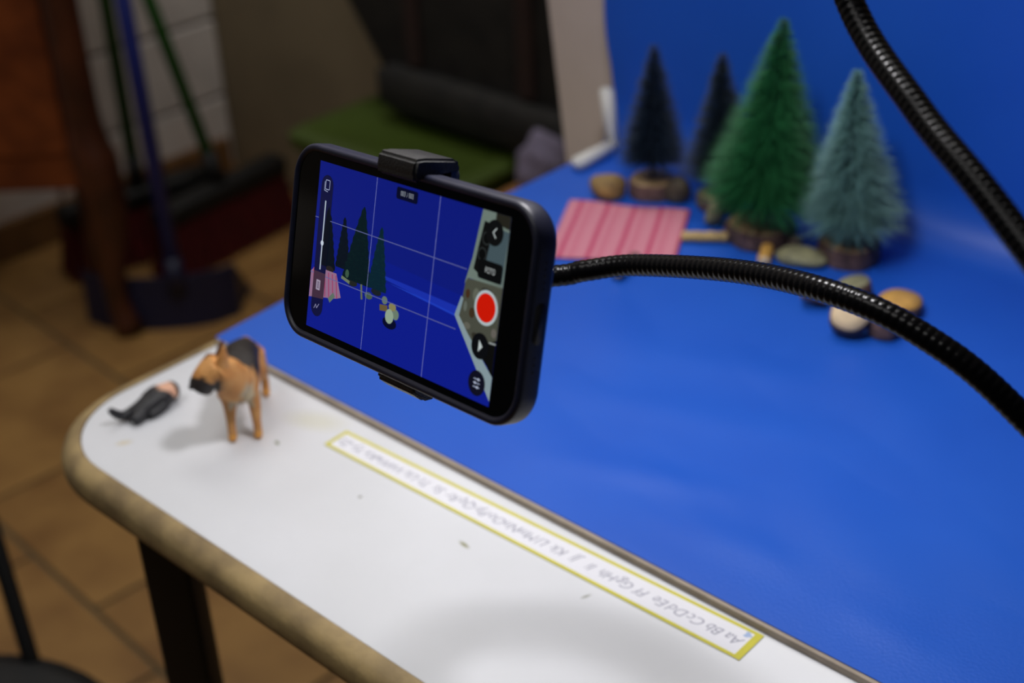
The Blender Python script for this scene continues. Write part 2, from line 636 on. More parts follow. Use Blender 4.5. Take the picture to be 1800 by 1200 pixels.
lathe(bm, (P.x, P.y, 0.00042), [(0.0019, 0), (0.0019, 0.00006)], 8, wob=lambda a, z: 1 + 0.35 * math.cos(3 * a))
link('printed_mark', bm, M_bluemark, strip, smooth=False, label='tiny pale blue printed mark')

# ------------------------------------------------------------------ phone
PO = Vector((-0.4055967, 0.3187722, 0.2330166))
EX = Vector((0.98773058, -0.10401891, 0.11648331))
EY = Vector((0.07844887, -0.31696699, -0.9451866))
EZ = EX.cross(EY)
PR = Matrix((EX, -EY, -EZ)).transposed()      # phone axes: x right, y up, z out of the screen
phone = thing('smartphone', 'black smartphone in navy case with blue camera picture, gripped by the holder', 'phone', PO, PR)
mm = 0.001
CX, CY, HX, HY, CR = 55.0 * mm, -32.1 * mm, 71.6 * mm, 38.0 * mm, 14.0 * mm


def case_loop(inset, z):
    return [Vector((x, y, z * mm)) for x, y in rrect(CX, CY, HX - inset * mm, HY - inset * mm, CR - inset * mm * 0.9, 12)]


bm = bmesh.new()
prof = [(2.9, 0.02), (2.6, 0.6), (2.0, 1.1), (1.3, 1.2), (0.6, 0.85), (0.15, 0.2), (0, -0.8), (0, -6.0), (0.25, -7.2), (0.9, -8.2), (2.0, -8.8), (3.5, -9.0)]
loft(bm, [case_loop(i, z) for i, z in prof], False, True)
case = flat_edges(link('case', bm, M_navy, phone, world=False, label='dark navy rubbery case'), 50)
bm = bmesh.new()
loft(bm, [case_loop(2.5, -0.3), case_loop(2.7, 0.0)], True, True)
link('front_glass', bm, M_glass, phone, smooth=False, world=False)
# charging port and speaker holes on the right hand end
xs = CX + HX


def end_capsule(y0, y1, hz, zc, d0, d1):
    bm = bmesh.new()
    lps = []
    for x in (d0, d1):
        lps.append([Vector((xs + x * mm, a, b)) for a, b in rrect((y0 + y1) / 2 * mm, zc * mm, abs(y1 - y0) / 2 * mm, hz * mm, hz * mm * 0.98, 6)])
    loft(bm, lps)
    return bm


pm = end_capsule(-39.2, -25.2, 2.4, -3.9, -1.2, 0.06)
link('charging_port', pm, M_hole, phone, world=False, label='black charging port opening')
port = bpy.context.scene.objects['charging_port']
for yy in (-12.0, -14.2, -16.4, -18.6, -20.8, -44.0, -46.3, -48.6):
    bm = bmesh.new()
    for_R = Matrix.Rotation(math.radians(90), 3, 'Y')
    lathe(bm, (xs - 0.5 * mm, yy * mm, -3.9 * mm), [(0.55 * mm, 0), (0.55 * mm, 0.56 * mm)], 10, for_R)
    link('speaker_hole', bm, M_hole, phone, world=False)
bm = bmesh.new()
loft(bm, [[Vector((x, y, -9.0 * mm)) for x, y in rrect(2 * mm, -14 * mm, 15 * mm, 15 * mm, 6 * mm, 6)],
          [Vector((x, y, -10.6 * mm)) for x, y in rrect(2 * mm, -14 * mm, 14.6 * mm, 14.6 * mm, 6 * mm, 6)]])
link('camera_bump', bm, M_glass, phone, world=False)

# --- picture on the display (flat layers a few hundredths of a millimetre apart)
SM = {}


def sm(r, g, b):
    k = (r, g, b)
    if k not in SM:
        SM[k] = screen_mat('lit_pixels_%d' % len(SM), r, g, b)
    return SM[k]


def flat(poly, layer):
    """filled polygon in display millimetres (x right, y down)"""
    bm = bmesh.new()
    vs = [bm.verts.new((x * mm, -y * mm, (0.02 + 0.012 * layer) * mm)) for x, y in poly]
    bm.faces.new(vs)
    bmesh.ops.triangulate(bm, faces=bm.faces[:])
    for f in bm.faces:
        f.normal_update()
        if f.normal.z < 0:
            f.normal_flip()
    return bm


def flink(name, bm, m, parent, label=None):
    me = bpy.data.meshes.new(name)
    bm.to_mesh(me)
    bm.free()
    return link(name, me, m, parent, smooth=False, world=False, label=label)


W_, H_ = 111.4, 64.5
# display background: deep blue wall, vertex-shaded like the camera picture
disp = flink('display', flat([(0, 0), (W_, 0), (W_, H_), (0, H_)], 0), sm(12, 26, 128), phone, 'lit display with the camera picture of the blue stage')


def pic(name, poly, layer, c, label=None):
    return flink(name, flat(poly, layer), sm(*c), disp, label)


def circ(cx, cy, r, n=28, ry=None):
    ry = r if ry is None else ry
    return [(cx + r * math.cos(2 * math.pi * k / n), cy + ry * math.sin(2 * math.pi * k / n)) for k in range(n)]


def line(x0, y0, x1, y1, w):
    d = Vector((x1 - x0, y1 - y0)).normalized()
    nx, ny = -d.y * w / 2, d.x * w / 2
    return [(x0 + nx, y0 + ny), (x1 + nx, y1 + ny), (x1 - nx, y1 - ny), (x0 - nx, y0 - ny)]


pic('picture_wall', [(0, 0), (97.1, 0), (94.5, 16.7), (91.8, 26.5), (91.3, 30), (91.0, 31), (47.5, 29), (0, 27)], 1, (13, 25, 118))
pic('picture_floor', [(0, 40), (48, 36.5), (89, 38.6), (88.7, 38.5), (111.4, 62.0), (111.4, 64.5), (0, 64.5)], 1, (13, 27, 134))
pic('picture_crease', [(47.0, 34.2), (60, 34.4), (90.5, 35.2), (89.2, 38.4), (70, 37.0), (47.5, 35.4)], 2, (24, 46, 165))
pic('picture_crease', [(50, 36.2), (70, 36.8), (88.8, 38.0), (88.6, 38.7), (70, 37.5)], 3, (28, 58, 182))
# right hand side of the picture: room things beyond the stage
pic('picture_panel', [(97.1, 0), (W_, 0), (W_, 24), (92.4, 24.2), (91.8, 26.5), (94.5, 16.7)], 2, (104, 118, 110))
pic('picture_ceiling', [(104, 0), (W_, 0), (W_, 4.4), (104, 3.4)], 3, (34, 33, 26))
pic('picture_grey_panel', [(103.2, 4.6), (W_, 5.2), (110.6, 23.0), (100.5, 22.0)], 3, (64, 80, 86))
pic('picture_speaker', [(98.6, 3.6), (103.4, 4.2), (100.6, 22.6), (95.6, 20.5), (96.8, 13)], 4, (12, 13, 13))
for (x, y, r) in ((100.6, 9.2, 2.3), (99.2, 14.8, 2.3)):
    pic('picture_speaker_ring', circ(x, y, r), 5, (40, 44, 44))
    pic('picture_speaker_cone', circ(x, y, r - 0.45), 6, (8, 9, 9))
pic('picture_cloth', [(92.4, 24.4), (W_, 23.4), (W_, 42), (103, 46.5), (96.5, 45.5), (90.9, 37.9), (91.6, 31)], 2, (70, 72, 62))
for k, (x, y, r, ry, c) in enumerate(((94.2, 29.5, 1.1, 1.6, (66, 44, 28)), (97.4, 35.4, 1.5, 1.8, (58, 44, 28)), (98.5, 29, 1.7, 2.4, (92, 96, 84)), (108.5, 30, 1.6, 3.2, (84, 82, 74)),
                                   (95.6, 40.3, 1.8, 1.2, (92, 92, 82)), (100, 42.6, 1.6, 1.0, (48, 46, 38)), (93.6, 34.0, 0.9, 1.8, (92, 98, 90)), (109.6, 39.5, 1.4, 1.6, (96, 92, 86)), (103.5, 26.2, 2.6, 0.7, (44, 44, 38)))):
    pic('picture_cloth_spot', circ(x, y, r, 14, ry), 3, c)
pic('picture_dark_floor', [(W_, 41.5), (W_, 54.6), (108, 51.2), (97.2, 43.4), (99, 45.4), (103, 45.6)], 3, (10, 10, 9))
pic('picture_white_edge', [(88.7, 38.5), (90.9, 37.9), (96.4, 42.8), (W_, 54.2), (W_, 62.6)], 4, (128, 146, 152))
pic('picture_white_edge', [(91.0, 31.0), (92.2, 31.6), (90.9, 37.9), (89.0, 38.7), (88.5, 38.2)], 5, (120, 140, 150))


def pic_tree(apx, apy, bl, br_, by, c, layer, dens):
    rnd = random.Random(int(apx * 10))
    L, Rr = [], []
    n = 16
    for k in range(n + 1):
        t = k / n
        y = apy + (by - apy) * t
        xl = apx + (bl - apx) * t ** 0.85
        xr = apx + (br_ - apx) * t ** 0.85
        j = 0.35 * (1 if k % 2 else -0.3)
        L.append((xl - j - 0.3, y))
        Rr.append((xr + j + 0.3, y))
    pic('picture_tree', L + Rr[::-1], layer, c)
    bm = bmesh.new()
    for k in range(dens):
        t = rnd.random() ** 0.7
        y = apy + (by - apy) * t
        f = rnd.uniform(-1, 1)
        x = apx + ((br_ if f > 0 else bl) - apx) * t ** 0.85 * abs(f)
        x2, y2 = x + rnd.uniform(0.5, 1.3) * (1 if f > 0 else -1), y + rnd.uniform(-0.2, 0.5)
        p = line(x, y, x2, y2, 0.12)
        bm.faces.new([bm.verts.new((a * mm, -b * mm, (0.02 + 0.012 * (layer + 0.5)) * mm)) for a, b in p])
    o = flink('picture_needles', bm, sm(min(255, c[0] + 5), min(255, c[1] + 11), min(255, c[2] + 6)), disp)
    o['kind'] = 'stuff'


pic_tree(8.6, 16.0, 5.0, 15.6, 39.5, (7, 15, 26), 4, 60)
pic_tree(19.3, 18.2, 16.2, 25.0, 37.5, (7, 16, 28), 4, 60)
pic_tree(31.0, 12.0, 21.2, 38.6, 40.6, (6, 24, 30), 6, 160)
pic_tree(42.8, 17.2, 37.6, 48.6, 40.4, (8, 34, 46), 8, 110)
pic('picture_tree_base', circ(27.5, 41.2, 3.4, 18, 1.4), 5, (30, 34, 32))
pic('picture_tree_base', circ(12.5, 39.6, 2.6, 18, 1.3), 5, (34, 30, 30))
pic('picture_tree_base', circ(43.0, 41.2, 3.2, 18, 1.3), 7, (24, 30, 36))
pic('picture_napkin', [(0.2, 42.6), (3, 40.4), (17.1, 40.2), (21.3, 48.6), (18.5, 49.6), (0.2, 52.9)], 6, (140, 104, 132))
for k in range(7):
    x = 2 + k * 2.4
    pic('picture_napkin_stripe', line(x + 0.1 * k, 41.0, x + 0.9 + 0.25 * k, 51.6 - 0.35 * k, 0.6), 7, (150, 60, 98))
pic('picture_stick', line(13.7, 51.4, 16.9, 48.4, 2.0), 8, (92, 108, 98))
pic('picture_stick', line(20.5, 40.6, 26.0, 41.6, 1.2), 7, (104, 116, 92))
pic('picture_stick', line(33.5, 40.5, 34.6, 46.0, 1.1), 9, (96, 104, 78))
pic('picture_pebble', circ(38.6, 43.6, 2.4, 18, 1.3), 9, (70, 88, 72))
pic('picture_pebble', circ(24.0, 38.6, 1.2, 14, 1.6), 9, (58, 84, 66))
pic('picture_log', circ(52.7, 50.4, 4.2, 20, 2.2), 7, (6, 10, 40))
pic('picture_log', [(45.8, 45.0), (50.5, 44.4), (50.9, 46.6), (46.2, 47.2)], 8, (98, 84, 52))
pic('picture_log', circ(48.6, 42.9, 1.7, 16, 1.5), 8, (96, 112, 100))
pic('picture_log', circ(53.6, 44.3, 2.2, 18, 1.5), 9, (130, 124, 82))
pic('picture_log', circ(55.9, 46.6, 1.9, 18, 1.9), 9, (104, 122, 106))
pic('picture_log', circ(52.3, 48.0, 2.5, 20, 2.7), 10, (140, 160, 138))
# viewfinder thirds
GR = (120, 128, 190)
pic('grid_line', line(W_ / 3, 0, W_ / 3, H_, 0.2), 12, GR)
pic('grid_line', line(2 * W_ / 3, 0, 2 * W_ / 3, H_, 0.2), 12, GR)
pic('grid_line', line(0, H_ / 3, 92.4, H_ / 3, 0.28), 13, (92, 98, 150))
pic('grid_line', line(0, 2 * H_ / 3, 90, 2 * H_ / 3, 0.28), 13, (92, 98, 150))
# control pill on the left
pill = [(x, y) for x, y in rrect(6.2, 32.0, 3.9, 27.4, 3.9, 10)]
pic('control_pill', pill, 14, (16, 18, 58), 'dark rounded control strip')
pic('picture_napkin', [(2.3, 42.0), (10.1, 42.0), (10.1, 51.8), (2.3, 52.6)], 15, (64, 44, 62))
pic('picture_tree', [(7.4, 18.5), (8.8, 16), (10.1, 20), (10.1, 39), (5.2, 39), (6.4, 28)], 15, (8, 13, 26))


def frame_icon(cx, cy, hx, hy, r, w, layer, c):
    o = rrect(cx, cy, hx, hy, r, 4)
    i = rrect(cx, cy, hx - w, hy - w, max(r - w, 0.05), 4)
    bm = bmesh.new()
    zl = (0.02 + 0.012 * layer) * mm
    a = [bm.verts.new((x * mm, -y * mm, zl)) for x, y in o]
    b = [bm.verts.new((x * mm, -y * mm, zl)) for x, y in i]
    for k in range(len(a)):
        j = (k + 1) % len(a)
        bm.faces.new((a[k], a[j], b[j], b[k]))
    return flink('icon', bm, sm(*c), disp)


IC = (150, 158, 190)
frame_icon(6.4, 8.3, 1.5, 1.9, 0.5, 0.3, 16, IC)
pic('icon', line(4.5, 7.2, 4.5, 10.6, 0.3), 16, IC)
pic('icon', line(4.5, 10.6, 6.8, 10.9, 0.3), 16, IC)
pic('slider_track', line(6.0, 14.4, 6.2, 41.0, 0.75), 16, (170, 182, 198))
pic('slider_knob', circ(6.1, 30.7, 1.0), 17, (190, 200, 215))
frame_icon(5.9, 47.1, 1.35, 2.0, 0.3, 0.75, 16, (150, 140, 160))
pic('icon', [(5.2, 46.0), (6.6, 46.0), (6.6, 48.2), (5.2, 48.2)], 16, (120, 108, 130))
for p in ((4.4, 56.6, 5.4, 54.8), (5.4, 54.8, 6.2, 56.2), (6.2, 56.2, 7.6, 54.3)):
    pic('icon', line(*p, 0.34), 16, (130, 130, 165))


def stext(s, cx, cy, size, layer, c, bold=0.0, wide=1.0):
    me = text_mesh(s, size * mm, 0, bold * mm, 1.12)
    me.transform(Matrix.Translation((cx * mm, -cy * mm, (0.02 + 0.012 * layer) * mm)) @ Matrix.Diagonal((wide, 1, 1, 1)))
    return link('lettering', me, sm(*c), disp, smooth=False, world=False, label='white screen lettering')


pic('counter_badge', rrect(55.6, 3.15, 6.25, 2.15, 0.9, 5), 14, (6, 9, 36))
stext('003 / 003', 55.6, 3.15, 2.6, 15, (186, 194, 206), -0.05, 0.68)
pic('back_button', circ(104.4, 6.6, 4.4), 14, (12, 13, 14))
pic('icon', line(105.2, 4.9, 103.6, 6.6, 0.4), 16, (185, 195, 195))
pic('icon', line(103.6, 6.6, 105.2, 8.3, 0.4), 16, (185, 195, 195))
pic('mode_badge', rrect(104.3, 19.6, 6.2, 3.3, 1.2, 5), 14, (9, 10, 11))
stext('FOTO', 104.3, 19.6, 2.9, 16, (200, 206, 206), -0.03, 0.62)
pic('record_ring', circ(104.4, 32.0, 6.0, 40), 14, (168, 182, 186))
pic('record_button', circ(104.4, 32.0, 4.95, 40), 16, (196, 22, 4), 'red record button')
pic('play_button', circ(103.6, 45.4, 4.5), 14, (10, 11, 14))
pic('icon', [(102.9, 43.3), (105.0, 45.4), (102.9, 47.5)], 16, (178, 188, 188))
pic('icon', line(108.0, 43.1, W_, 42.9, 0.6), 16, (140, 146, 146))
pic('menu_button', circ(104.1, 58.2, 4.4), 14, (14, 14, 30))
for k in range(3):
    pic('icon', line(102.4, 56.8 + 1.4 * k, 105.8, 56.8 + 1.4 * k, 0.34), 16, (150, 160, 185))
    pic('icon', circ((104.9, 103.3, 104.6)[k], 56.8 + 1.4 * k, 0.5, 12), 17, (170, 178, 198))

# ------------------------------------------------------------------ phone holder: clamp, gooseneck, desk clamp
ARM1 = [Vector((-0.3541, 0.3956, 0.1686)), Vector((-0.32668, 0.41187, 0.1756)), Vector((-0.27414, 0.41026, 0.19035)), Vector((-0.22732, 0.39977, 0.2010)),
        Vector((-0.19342, 0.39792, 0.19807)), Vector((-0.15978, 0.40076, 0.18143)), Vector((-0.10, 0.41, 0.13)), Vector((-0.045, 0.395, 0.075)), Vector((-0.02, 0.355, 0.048)), Vector((-0.02, 0.335, 0.036))]
holder = thing('phone_holder', 'black ribbed gooseneck phone holder arching from behind the phone to the right', 'phone holder', (-0.02, 0.335, 0))
WORLD_PHONE = WORLD[phone]


def pw(x, y, z):
    """phone millimetres (y down, z out of the screen) to world"""
    return WORLD_PHONE @ Vector((x * mm, -y * mm, z * mm))


def jaw(poly, x0, x1, bev):
    """poly in (y down, z) profile swept along the phone's width"""
    bm = bmesh.new()
    loft(bm, [[pw(x0, y, z) for y, z in poly], [pw(x1, y, z) for y, z in poly]])
    bmesh.ops.bevel(bm, geom=[e for e in bm.edges], offset=bev * mm, segments=3, affect='EDGES')
    return bm


body = thing_body = None
bm = bmesh.new()
loft(bm, [[pw(x, y, -10.9) for x, y in rrect(53.8, 33, 11.5, 42, 3, 4)], [pw(x, y, -15.5) for x, y in rrect(53.8, 33, 10.5, 41, 3, 4)]])
cb = flat_edges(link('clamp_back', bm, M_black, holder))
jp = jaw([(-10.6, 5.2), (-11.4, 2.0), (-11.4, -13.0), (-9.5, -15.0), (-6.2, -15.0), (-6.2, 1.6), (-3.0, 1.6), (-2.6, 4.4), (-5.0, 5.6)], 42.4, 65.2, 1.1)
flat_edges(link('upper_jaw', jp, M_black, cb, label='leather-textured black upper jaw'), 50)
jp = jaw([(70.3, -4.5), (70.3, -15.0), (77.0, -15.5), (77.6, -10.0), (74.0, -4.2)], 42.4, 65.2, 1.0)
flat_edges(link('lower_jaw', jp, M_black, cb), 50)
bm = bmesh.new()
ctr = pw(53.8, 33, -15.0)
lathe(bm, ctr, [(0.011, -0.0005), (0.011, 0.008), (0.009, 0.012), (0.007, 0.016)], 24, EZ.to_track_quat('Z', 'Y').to_matrix())
link('ball_joint', bm, M_black, holder)
GR_R, PITCH = 0.0047, 0.00295
ARM1[:2] = [at_d(850, 492, 0.606), at_d(985, 484, 0.612), at_d(1030, 475.5, 0.609), at_d(1120, 466, 0.598)]
arm = catmull([ctr + EZ * 0.012] + ARM1, PITCH / 8)
RIB = [0.00, -0.00002, -0.00007, -0.00014, -0.00018, -0.00014, -0.00007, -0.00002]
bm = bmesh.new()
sweep(bm, arm, lambda i, f: GR_R + RIB[i % 8], 20)
link('gooseneck', bm, M_goose, holder)


def desk_clamp(x, parent):
    bm = bmesh.new()
    prof = [(0.300 - 0.008, 0.002), (0.345, 0.002), (0.345, 0.026), (0.325, 0.03), (0.286, 0.026), (0.280, 0.0), (0.280, -0.055), (0.345, -0.055), (0.345, -0.046), (0.2915, -0.046)]
    prof = [(y, z) for y, z in prof]
    loft(bm, [[Vector((x - 0.016, y, z)) for y, z in prof], [Vector((x + 0.016, y, z)) for y, z in prof]])
    c = flat_edges(link('desk_clamp', bm, M_black, parent))
    bm = bmesh.new()
    rod(bm, (x, 0.335, -0.046), (x, 0.335, -0.023), 0.004)
    link('screw', bm, M_steel, c)
    bm = bmesh.new()
    lathe(bm, (x, 0.335, -0.078), [(0.011, 0), (0.013, 0.004), (0.013, 0.018), (0.008, 0.022)], 18)
    link('knob', bm, M_black, c)


desk_clamp(-0.02, holder)

# ------------------------------------------------------------------ gooseneck lamp
lamp = thing('gooseneck_lamp', 'black ribbed gooseneck lamp arm crossing the blue backdrop at upper right', 'lamp', (0.06, 0.335, 0))
ARM2 = [LAMP_POS + Vector((0.0436, -0.0224, 0.006)), LAMP_POS + Vector((0.058, -0.0298, -0.002)), Vector((-0.300, 0.434, 0.41)), Vector((-0.268, 0.4235, 0.352)), Vector((-0.2372, 0.4087, 0.30255)), Vector((-0.19634, 0.38353, 0.28262)), Vector((-0.15732, 0.36155, 0.26877)),
        Vector((-0.09, 0.33, 0.235)), Vector((0.0, 0.315, 0.16)), Vector((0.05, 0.325, 0.07)), Vector((0.06, 0.335, 0.034))]
bm = bmesh.new()
sweep(bm, catmull(ARM2, PITCH / 8), lambda i, f: GR_R + RIB[i % 8], 20)
link('gooseneck', bm, M_goose, lamp)
bm = bmesh.new()
lathe(bm, LAMP_POS, [(0.012, 0.022), (0.045, 0.016), (0.05, 0.006), (0.05, -0.004), (0.046, -0.006), (0.044, 0.0)], 36)
link('lamp_shade', bm, M_black, lamp)
bm = bmesh.new()
lathe(bm, LAMP_POS, [(0.0435, 0.0005), (0.0435, -0.002), (0.03, -0.003), (0.002, -0.003)], 36)
link('diffuser', bm, mat('lamp_diffuser', (0.8, 0.8, 0.8, 1), 0.5, emit=(4, 3.9, 3.9, 1)), lamp)
desk_clamp(0.06, lamp)


# ------------------------------------------------------------------ bottle-brush trees
def brush_tree(label, base, apex, r_bot, z_skirt, base_r, base_h, col, tipcol, n, seed, lean_up=0.18):
    rnd = random.Random(seed)
    t = thing('bottle_brush_tree', label, 'toy tree', (base.x, base.y, BZ + 0.001), group='bottle brush trees on the blue stage')
    b0 = Vector((base.x, base.y, BZ + 0.0014))
    bm = bmesh.new()
    w = lambda a, z: 1 + 0.03 * math.sin(3 * a + seed) + 0.02 * math.sin(7 * a)
    lathe(bm, b0, [(base_r * 0.97, 0), (base_r, base_h * 0.2), (base_r * 0.99, base_h * 0.85), (base_r * 0.95, base_h)], 30, wob=w)
    bs = flat_edges(link('base', bm, M_bark, t, label='bark-edged wooden disc base'))
    bm = bmesh.new()
    lathe(bm, b0 + Vector((0, 0, base_h)), [(base_r * 0.9, 0), (base_r * 0.9, 0.0006), (base_r * 0.3, 0.0007)], 30, wob=w)
    link('cut_face', bm, M_cut, bs)
    s0 = b0 + Vector((0, 0, base_h))
    ax = (apex - s0)
    H = ax.length
    ax.normalize()
    u = ax.orthogonal().normalized()
    v = ax.cross(u)
    bm = bmesh.new()
    pts = []
    for k in range(60):
        f = k / 59
        a = f * 60
        pts.append(s0 + ax * (H * f * 0.985) + (u * math.cos(a) + v * math.sin(a)) * 0.0005)
    sweep(bm, pts, 0.0011, 6)
    link('wire_stem', bm, mat('dark_wire', rgb(30, 34, 26), 0.5, var=0.2), t)
    verts, faces, mi = [], [], []
    hs = z_skirt
    for k in range(n):
        f = 1 - math.sqrt(rnd.random() * 0.995 + 0.005 * rnd.random())      # more needles low down
        if k % 4 == 0:
            f = rnd.random()
        f = min(0.995, f)
        # wound wire leaves a spiral of fuller and thinner rows
        row = round(f * 34) / 34
        f2 = f * 0.45 + row * 0.55
        h = hs + (H - hs) * f2
        R = (r_bot * (1 - f2) ** 0.93 + 0.0042) * rnd.uniform(0.72, 1.06)
        a = rnd.random() * 2 * math.pi
        d = u * math.cos(a) + v * math.sin(a)
        lift = rnd.gauss(lean_up, 0.12)
        p0 = s0 + ax * h
        p1 = p0 + d * R * 0.55 + ax * R * 0.55 * lift
        p2 = p0 + d * R + ax * (R * lift * 0.75) + Vector((0, 0, -R * 0.06))
        if p2.z < b0.z + base_h * 0.4:
            p2.z = b0.z + base_h * 0.4
        sdir = d.cross(ax)
        wd = 0.00028
        i0 = len(verts)
        verts += [p0 + sdir * wd, p0 - sdir * wd, p1 + sdir * wd, p1 - sdir * wd, p2]
        verts += [p0 + ax * wd, p1 + ax * wd]
        faces += [(i0, i0 + 2, i0 + 6, i0 + 5), (i0 + 5, i0 + 6, i0 + 3, i0 + 1), (i0 + 2, i0 + 4, i0 + 6), (i0 + 6, i0 + 4, i0 + 3), (i0, i0 + 1, i0 + 3, i0 + 2), (i0 + 2, i0 + 3, i0 + 4)]
        mi += [0, 0, 1, 1, 0, 1]
    me = bpy.data.meshes.new('bristles')
    me.from_pydata([tuple(p) for p in verts], [], faces)
    o = link('bristles', me, [mat('bristle_fibre', col, 0.55, var=0.2, scale=60), mat('bristle_tip', tipcol, 0.6, var=0.2, scale=60)], t, smooth=False)
    me.polygons.foreach_set('material_index', mi)
    o['kind'] = 'stuff'
    return t


brush_tree('dark navy bottle brush tree, leftmost, nearest the white bracket', Vector((-0.5905, 0.762, 0)), Vector((-0.5926, 0.765, 0.115)), 0.0265, 0.012, 0.0175, 0.0115,
           rgb(22, 34, 50), rgb(30, 46, 66), 3600, 1)
brush_tree('dark bottle brush tree half hidden behind the big green tree', Vector((-0.5405, 0.7755, 0)), Vector((-0.5426, 0.775, 0.1166)), 0.029, 0.012, 0.0165, 0.010,
           rgb(22, 36, 46), rgb(30, 46, 60), 3600, 2)
brush_tree('tallest bright green bottle brush tree in the middle', on_z(1338, 421, 0.004), Vector((-0.4765, 0.745, 0.161)), 0.046, 0.016, 0.024, 0.0115,
           rgb(18, 78, 42), rgb(34, 112, 62), 7200, 3)
brush_tree('pale frosty teal bottle brush tree on the right', on_z(1492, 456, 0.004), Vector((-0.4288, 0.755, 0.135)), 0.036, 0.012, 0.0205, 0.0125,
           rgb(62, 116, 104), rgb(112, 156, 152), 5400, 4)

# ------------------------------------------------------------------ napkin
NZ = BZ + 0.0016
nq = [on_z(1003, 353, NZ), on_z(1213, 373, NZ), on_z(1184, 470, NZ)]
nq.append(nq[0] + (nq[2] - nq[1]) * 1.05)
M_nap = bpy.data.materials.new('pink_checked_cotton')
M_nap.use_nodes = True
nt = M_nap.node_tree
b = nt.nodes['Principled BSDF']
b.inputs['Roughness'].default_value = 0.9
at = nt.nodes.new('ShaderNodeUVMap')
sp = nt.nodes.new('ShaderNodeSeparateXYZ')
nt.links.new(at.outputs['UV'], sp.inputs[0])


def band(sock, freq, lo, ph):
    m1 = nt.nodes.new('ShaderNodeMath')
    m1.operation = 'MULTIPLY_ADD'
    nt.links.new(sock, m1.inputs[0])
    m1.inputs[1].default_value = freq
    m1.inputs[2].default_value = ph
    m2 = nt.nodes.new('ShaderNodeMath')
    m2.operation = 'FRACT'
    nt.links.new(m1.outputs[0], m2.inputs[0])
    m3 = nt.nodes.new('ShaderNodeMath')
    m3.operation = 'LESS_THAN'
    nt.links.new(m2.outputs[0], m3.inputs[0])
    m3.inputs[1].default_value = lo
    return m3.outputs[0]


def addm(a, b_, fa, fb):
    m = nt.nodes.new('ShaderNodeMath')
    m.operation = 'MULTIPLY'
    nt.links.new(a, m.inputs[0])
    m.inputs[1].default_value = fa
    m2 = nt.nodes.new('ShaderNodeMath')
    m2.operation = 'MULTIPLY_ADD'
    nt.links.new(b_, m2.inputs[0])
    m2.inputs[1].default_value = fb
    nt.links.new(m.outputs[0], m2.inputs[2])
    return m2.outputs[0]


v1 = band(sp.outputs[0], 4.5, 0.17, 0.60)
v2 = band(sp.outputs[0], 4.5, 0.24, 0.24)
h1 = band(sp.outputs[1], 16, 0.4, 0.0)
fac = addm(v1, v2, 0.85, 0.26)
m = nt.nodes.new('ShaderNodeMath')
m.operation = 'MULTIPLY_ADD'
nt.links.new(h1, m.inputs[0])
m.inputs[1].default_value = 0.10
nt.links.new(fac, m.inputs[2])
mx = nt.nodes.new('ShaderNodeMix')
mx.data_type = 'RGBA'
nt.links.new(m.outputs[0], mx.inputs['Factor'])
mx.inputs['A'].default_value = rgb(208, 134, 150)
mx.inputs['B'].default_value = rgb(186, 54, 98)
nt.links.new(mx.outputs['Result'], b.inputs['Base Color'])
bm = bmesh.new()
uvl = bm.loops.layers.uv.new('UVMap')
NN = 24
grid = {}
for i in range(NN + 1):
    for j in range(NN + 1):
        u, v = i / NN, j / NN
        p = nq[0].lerp(nq[1], u).lerp(nq[3].lerp(nq[2], u), v)
        p = p + Vector((0, 0, 0.0007 * (1 + math.sin(u * 9 + v * 4) * math.sin(v * 7 + 1)) + 0.0012 * max(0, u + (1 - v) - 1.5)))
        grid[i, j] = (bm.verts.new(p), u, v)
for i in range(NN):
    for j in range(NN):
        c = [grid[i, j], grid[i + 1, j], grid[i + 1, j + 1], grid[i, j + 1]]
        f = bm.faces.new([x[0] for x in c])
        for lp, x in zip(f.loops, c):
            lp[uvl].uv = (x[1], x[2])
nap = link('napkin', bm, M_nap)
sol = nap.modifiers.new('thickness', 'SOLIDIFY')
sol.thickness = 0.0005
sol.offset = 1
tag(nap, 'pink checked cotton napkin spread on the blue sheet behind the phone', 'napkin')

# ------------------------------------------------------------------ stones, sticks, logs
SZ = BZ + 0.0012


def stone(label, px, py, rx, ry, rz, rotd, m, seed, cat='stone', name='pebble', tilt=0.0):
    P = on_z(px, py, SZ)
    rnd = random.Random(seed)
    bm = bmesh.new()
    bmesh.ops.create_icosphere(bm, subdivisions=3, radius=1)
    ph = [rnd.uniform(0, 6.28) for _ in range(6)]
    R = Matrix.Rotation(math.radians(rotd), 3, 'Z') @ Matrix.Rotation(math.radians(tilt), 3, 'Y')
    lo = 9
    for v in bm.verts:
        c = v.co.copy()
        k = 1 + 0.10 * math.sin(2.3 * c.x + ph[0]) * math.sin(2.1 * c.y + ph[1]) + 0.06 * math.sin(4 * c.z + 3 * c.x + ph[2])
        c *= k
        v.co = R @ Vector((c.x * rx, c.y * ry, max(c.z, -0.72) * rz))
        lo = min(lo, v.co.z)
    for v in bm.verts:
        v.co += Vector((P.x, P.y, SZ - lo))
    o = link(name, bm, m)
    o.data.transform(Matrix.Translation(-Vector((P.x, P.y, SZ))))
    o.location = (P.x, P.y, SZ)
    return tag(o, label, cat)


